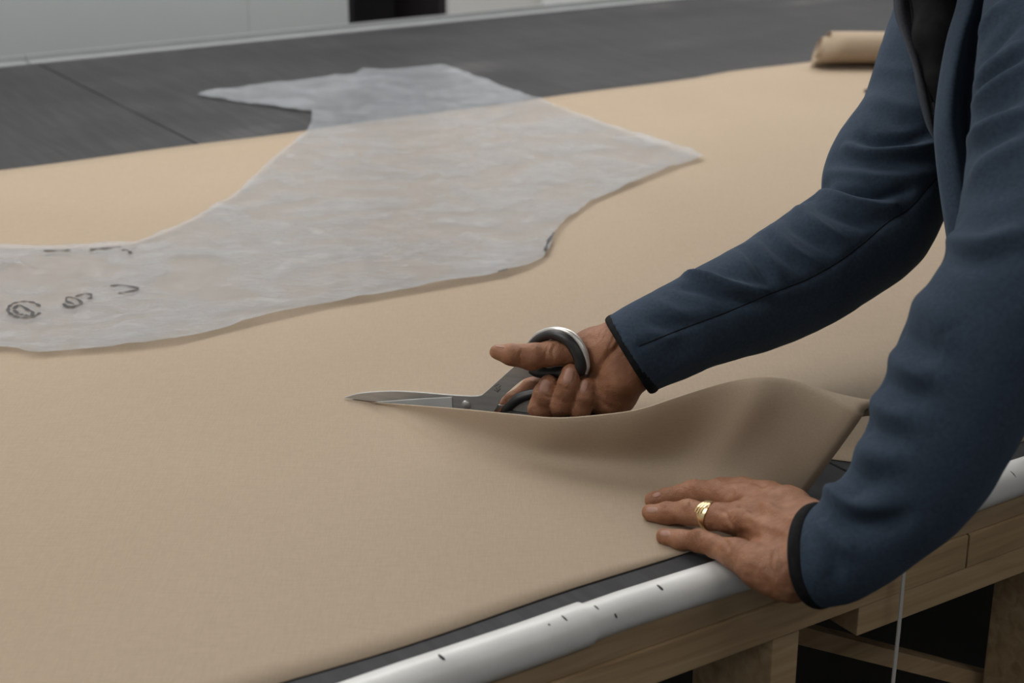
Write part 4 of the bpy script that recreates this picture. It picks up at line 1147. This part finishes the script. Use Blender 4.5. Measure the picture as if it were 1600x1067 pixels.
panel('front_panel', [
    [(1512, -90, 1.52), (1498, 0, 1.50), (1481, 60, 1.49), (1468, 130, 1.48), (1461, 195, 1.475), (1463, 240, 1.47), (1470, 300, 1.465), (1479, 360, 1.46), (1490, 430, 1.455)],
    [(1516, -90, 1.49), (1504, 0, 1.47), (1486, 60, 1.460), (1474, 130, 1.452), (1467, 195, 1.446), (1469, 240, 1.442), (1477, 300, 1.436), (1486, 360, 1.43), (1497, 430, 1.43)],
    [(1535, -90, 1.468), (1521, 0, 1.45), (1504, 60, 1.440), (1491, 130, 1.434), (1487, 195, 1.43), (1494, 240, 1.426), (1503, 300, 1.422), (1512, 360, 1.42), (1522, 430, 1.42)],
    [(1556, -90, 1.485), (1540, 0, 1.478), (1526, 60, 1.474), (1516, 130, 1.468), (1512, 195, 1.462), (1518, 240, 1.455), (1526, 300, 1.45), (1534, 360, 1.445), (1545, 430, 1.445)],
    [(1590, -90, 1.45), (1575, 0, 1.44), (1560, 60, 1.43), (1550, 130, 1.43), (1545, 195, 1.42), (1550, 240, 1.42), (1560, 300, 1.41), (1570, 360, 1.41), (1580, 430, 1.41)],
    [(1720, -90, 1.40), (1715, 0, 1.40), (1710, 60, 1.40), (1705, 130, 1.40), (1705, 195, 1.40), (1705, 240, 1.40), (1705, 300, 1.40), (1710, 360, 1.40), (1715, 430, 1.40)],
    [(1880, -90, 1.35), (1890, 0, 1.345), (1905, 60, 1.34), (1920, 130, 1.335), (1940, 195, 1.335), (1955, 240, 1.335), (1980, 300, 1.34), (2000, 360, 1.34), (2030, 430, 1.345)]], 'fleece', jacket)
panel('front_panel', [
    [(1404, -90, 1.67), (1398, -20, 1.64), (1399, 20, 1.63), (1413, 62, 1.615), (1428, 105, 1.60), (1436, 150, 1.59), (1449, 195, 1.58), (1461, 217, 1.575)],
    [(1412, -90, 1.655), (1407, -20, 1.622), (1408, 20, 1.61), (1419, 62, 1.598), (1433, 105, 1.584), (1444, 150, 1.575), (1454, 195, 1.568), (1462, 216, 1.565)],
    [(1426, -90, 1.66), (1422, -20, 1.63), (1424, 20, 1.62), (1430, 62, 1.605), (1440, 105, 1.592), (1451, 150, 1.583), (1461, 195, 1.575), (1464, 216, 1.572)]], 'lining', jacket)
# zip along the right front edge
def tube(name, pts, r, mat, parent, K=8):
    c = catmull(pts, 6); vs, fs = [], []
    for i, p in enumerate(c):
        d = (c[min(i + 1, len(c) - 1)] - c[max(i - 1, 0)]).normalized(); a = d.cross(Vector((0, 1, 0.3))).normalized(); b_ = d.cross(a)
        for k in range(K): t = 2 * math.pi * k / K; vs.append(p + a * (r * math.cos(t)) + b_ * (r * math.sin(t)))
    for i in range(len(c) - 1):
        for k in range(K): fs.append((i * K + k, i * K + (k + 1) % K, (i + 1) * K + (k + 1) % K, (i + 1) * K + k))
    return pp(name, vs, fs, mat, parent)
tube('zip_edge', [D(*q) for q in [(1427, -90, 1.655), (1423, -20, 1.625), (1425, 20, 1.615), (1431, 62, 1.60), (1441, 105, 1.588), (1452, 150, 1.579), (1461, 192, 1.57), (1465, 214, 1.567)]], 0.0022, 'cuff', jacket)
# zip pull
zp = [D(1459, 160, 1.57), D(1462, 172, 1.568), D(1461, 180, 1.568)]
tube('zip_pull', zp, 0.0022, 'cuff', jacket)
# the shirt, and the back of the jacket over it
SL, SR_ = D(1672, -50, 1.35), D(1520, -60, 1.78)
SL = Vector((0.50, 1.40, 1.30)); SRr = Vector((0.50, 1.73, 1.29))
def torso(rad, front=0.0):
    fx = Vector((-front, 0, 0))
    hipL, hipR = Vector((0.82, 1.31, 0.96)), Vector((0.88, 1.42, 0.96))
    wL, wR = Vector((0.70, 1.37, 1.09)), Vector((0.68, 1.56, 1.09))
    cL, cR = Vector((0.565, 1.46, 1.215)), Vector((0.565, 1.67, 1.215))
    return [[(hipL, .13 * rad), (wL + fx, .125 * rad), (cL + fx, .125 * rad), (SL + Vector((.03, .05, 0)), .085 * rad)], [(hipR, .13 * rad), (wR + fx, .125 * rad), (cR + fx, .125 * rad), (SRr + Vector((.03, -.03, 0)), .085 * rad)],
            [(cL + fx, .12 * rad), (cR + fx, .12 * rad)], [(wL, .12 * rad), (wR, .12 * rad)], [(hipL, .13 * rad), (hipR, .13 * rad)]]
def field_mesh(segs, h, k, fn=None):
    X, lo, hh = grid_for([q for c in segs for q in c], h, 0.03); F = None
    for c in segs:
        g = chain_field(X, c, k); F = g if F is None else smin(F, g, k)
    if fn: F = fn(X, F)
    V, Q = surface_nets(F, lo, hh); return relax(V, Q, 3), Q
def me_of(V, Q): return [tuple(v) for v in V], [tuple(int(i) for i in q) for q in Q]
V, Q = field_mesh(torso(0.90) + [[DP(1485, -110, 1.64, 60), DP(1474, -20, 1.61, 46), DP(1464, 60, 1.598, 36), DP(1465, 130, 1.588, 22), DP(1467, 190, 1.58, 9)]], 0.005, 0.012); pp('shirt', *me_of(V, Q), 'shirt')
V, Q = field_mesh(torso(1.06, -0.03) + [[(SL, .075), (SL + Vector((0.02, 0.05, 0.02)), .08)], [(SRr, .075), (SRr + Vector((0.02, -0.05, 0.02)), .08)],
        [(Vector((.54, 1.50, 1.33)), .06), (Vector((.54, 1.64, 1.33)), .06)], [(SL, .08), (Vector((.55, 1.52, 1.33)), .065)], [(SRr, .08), (Vector((.55, 1.62, 1.33)), .065)]], 0.006, 0.05,
        lambda X, F: np.maximum(F, -((X[..., 0] - 0.545) + (X[..., 2] - 1.2) * 0.85)))
V = jitter(V, Q, 0.006, 9, 2)
bk = [tuple(Vector(v) - person.location) for v in V]
me = bpy.data.meshes.new('jacket'); me.from_pydata(bk, [], me_of(V, Q)[1]); me.polygons.foreach_set('use_smooth', [True] * len(me.polygons)); me.materials.append(M['fleece']); jacket.data = me
# trousers and shoes
legs = [[(Vector((.83, 1.31, .93)), .12), (Vector((.86, 1.25, .50)), .078), (Vector((.93, 1.24, .10)), .058)], [(Vector((.88, 1.42, .93)), .115), (Vector((1.02, 1.45, .50)), .078), (Vector((1.15, 1.43, .10)), .058)], [(Vector((.83, 1.31, .95)), .125), (Vector((.88, 1.42, .95)), .12)]]
V, Q = field_mesh(legs, 0.007, 0.03); V = jitter(V, Q, 0.006, 12, 4); pp('trousers', *me_of(V, Q), 'trouser')
for (x, y) in ((.93, 1.24), (1.15, 1.43)):
    f = Vector((-.62, .78, 0)).normalized(); o_ = Vector((x, y, 0)) - f * 0.05
    V, Q = field_mesh([[(o_ + Vector((0, 0, .045)), .042), (o_ + f * .12 + Vector((0, 0, .04)), .040), (o_ + f * .20 + Vector((0, 0, .03)), .034)], [(o_ + Vector((0, 0, .1)), .042), (o_ + Vector((0, 0, .045)), .042)]], 0.005, 0.02,
                      lambda X, F: np.maximum(F, 0.002 - X[..., 2]))
    pp('shoe', *me_of(V, Q), 'shoe')

# ------------------------------------------------------------------ the gold ring on the left hand
def build_ring():
    a, b_ = L_ring[2], L_ring[3]
    c = P(1108, 807, TZ + 0.0205); ax = (a[0] - L_ring[4][0]).normalized()
    r = L_ring[3][1] * 1.02
    up = Vector((0.0, -0.55, 1)); up = (up - ax * up.dot(ax)).normalized(); sd = ax.cross(up)
    t = empty('finger_ring', 'gold signet ring with diagonal grooves worn on the hand that presses the canvas', 'ring', None, c)
    K = 40; vs, fs = [], []
    prof = [(-1, 0), (-1, 1), (-.5, 1.35), (.5, 1.35), (1, 1), (1, 0)]
    for i in range(K):
        an = 2 * math.pi * i / K; top = max(0, math.cos(an)) ** 2
        w = 0.0020 + 0.0032 * top; th = 0.0010 + 0.0007 * top
        dr = up * math.cos(an) + sd * math.sin(an)
        for (x, y) in prof: vs.append(ax * (w * x) + dr * (r + th * (y - 0.3)))
    n_ = len(prof)
    for i in range(K):
        for k in range(n_):
            i2 = (i + 1) % K; fs.append((i * n_ + k, i * n_ + (k + 1) % n_, i2 * n_ + (k + 1) % n_, i2 * n_ + k))
    o = obj('band', vs, fs, 'gold', t, True); md = o.modifiers.new('e', 'EDGE_SPLIT'); md.split_angle = 0.6
    # face plate of diagonal bars
    for q in (-1, 0, 1):
        vs, fs = [], []
        for i in range(7):
            s_ = -1 + i / 3
            for w in (-1, -.5, .5, 1):
                xx = (q * 0.0032 + 0.0014 * w); an = s_ * 0.62 + 0.0
                x2 = xx * 0.9 - s_ * 0.0030
                x2 = max(-0.0052, min(0.0052, x2))
                dr = up * math.cos(an) + sd * math.sin(an)
                vs.append(ax * x2 + dr * (r + 0.0017 + (0.0008 if abs(w) < 0.9 else 0)))
        for i in range(6):
            for k in range(3): p = i * 4 + k; fs.append((p, p + 1, p + 5, p + 4))
        obj('face_bar', vs, fs, 'gold', t, False)
build_ring()
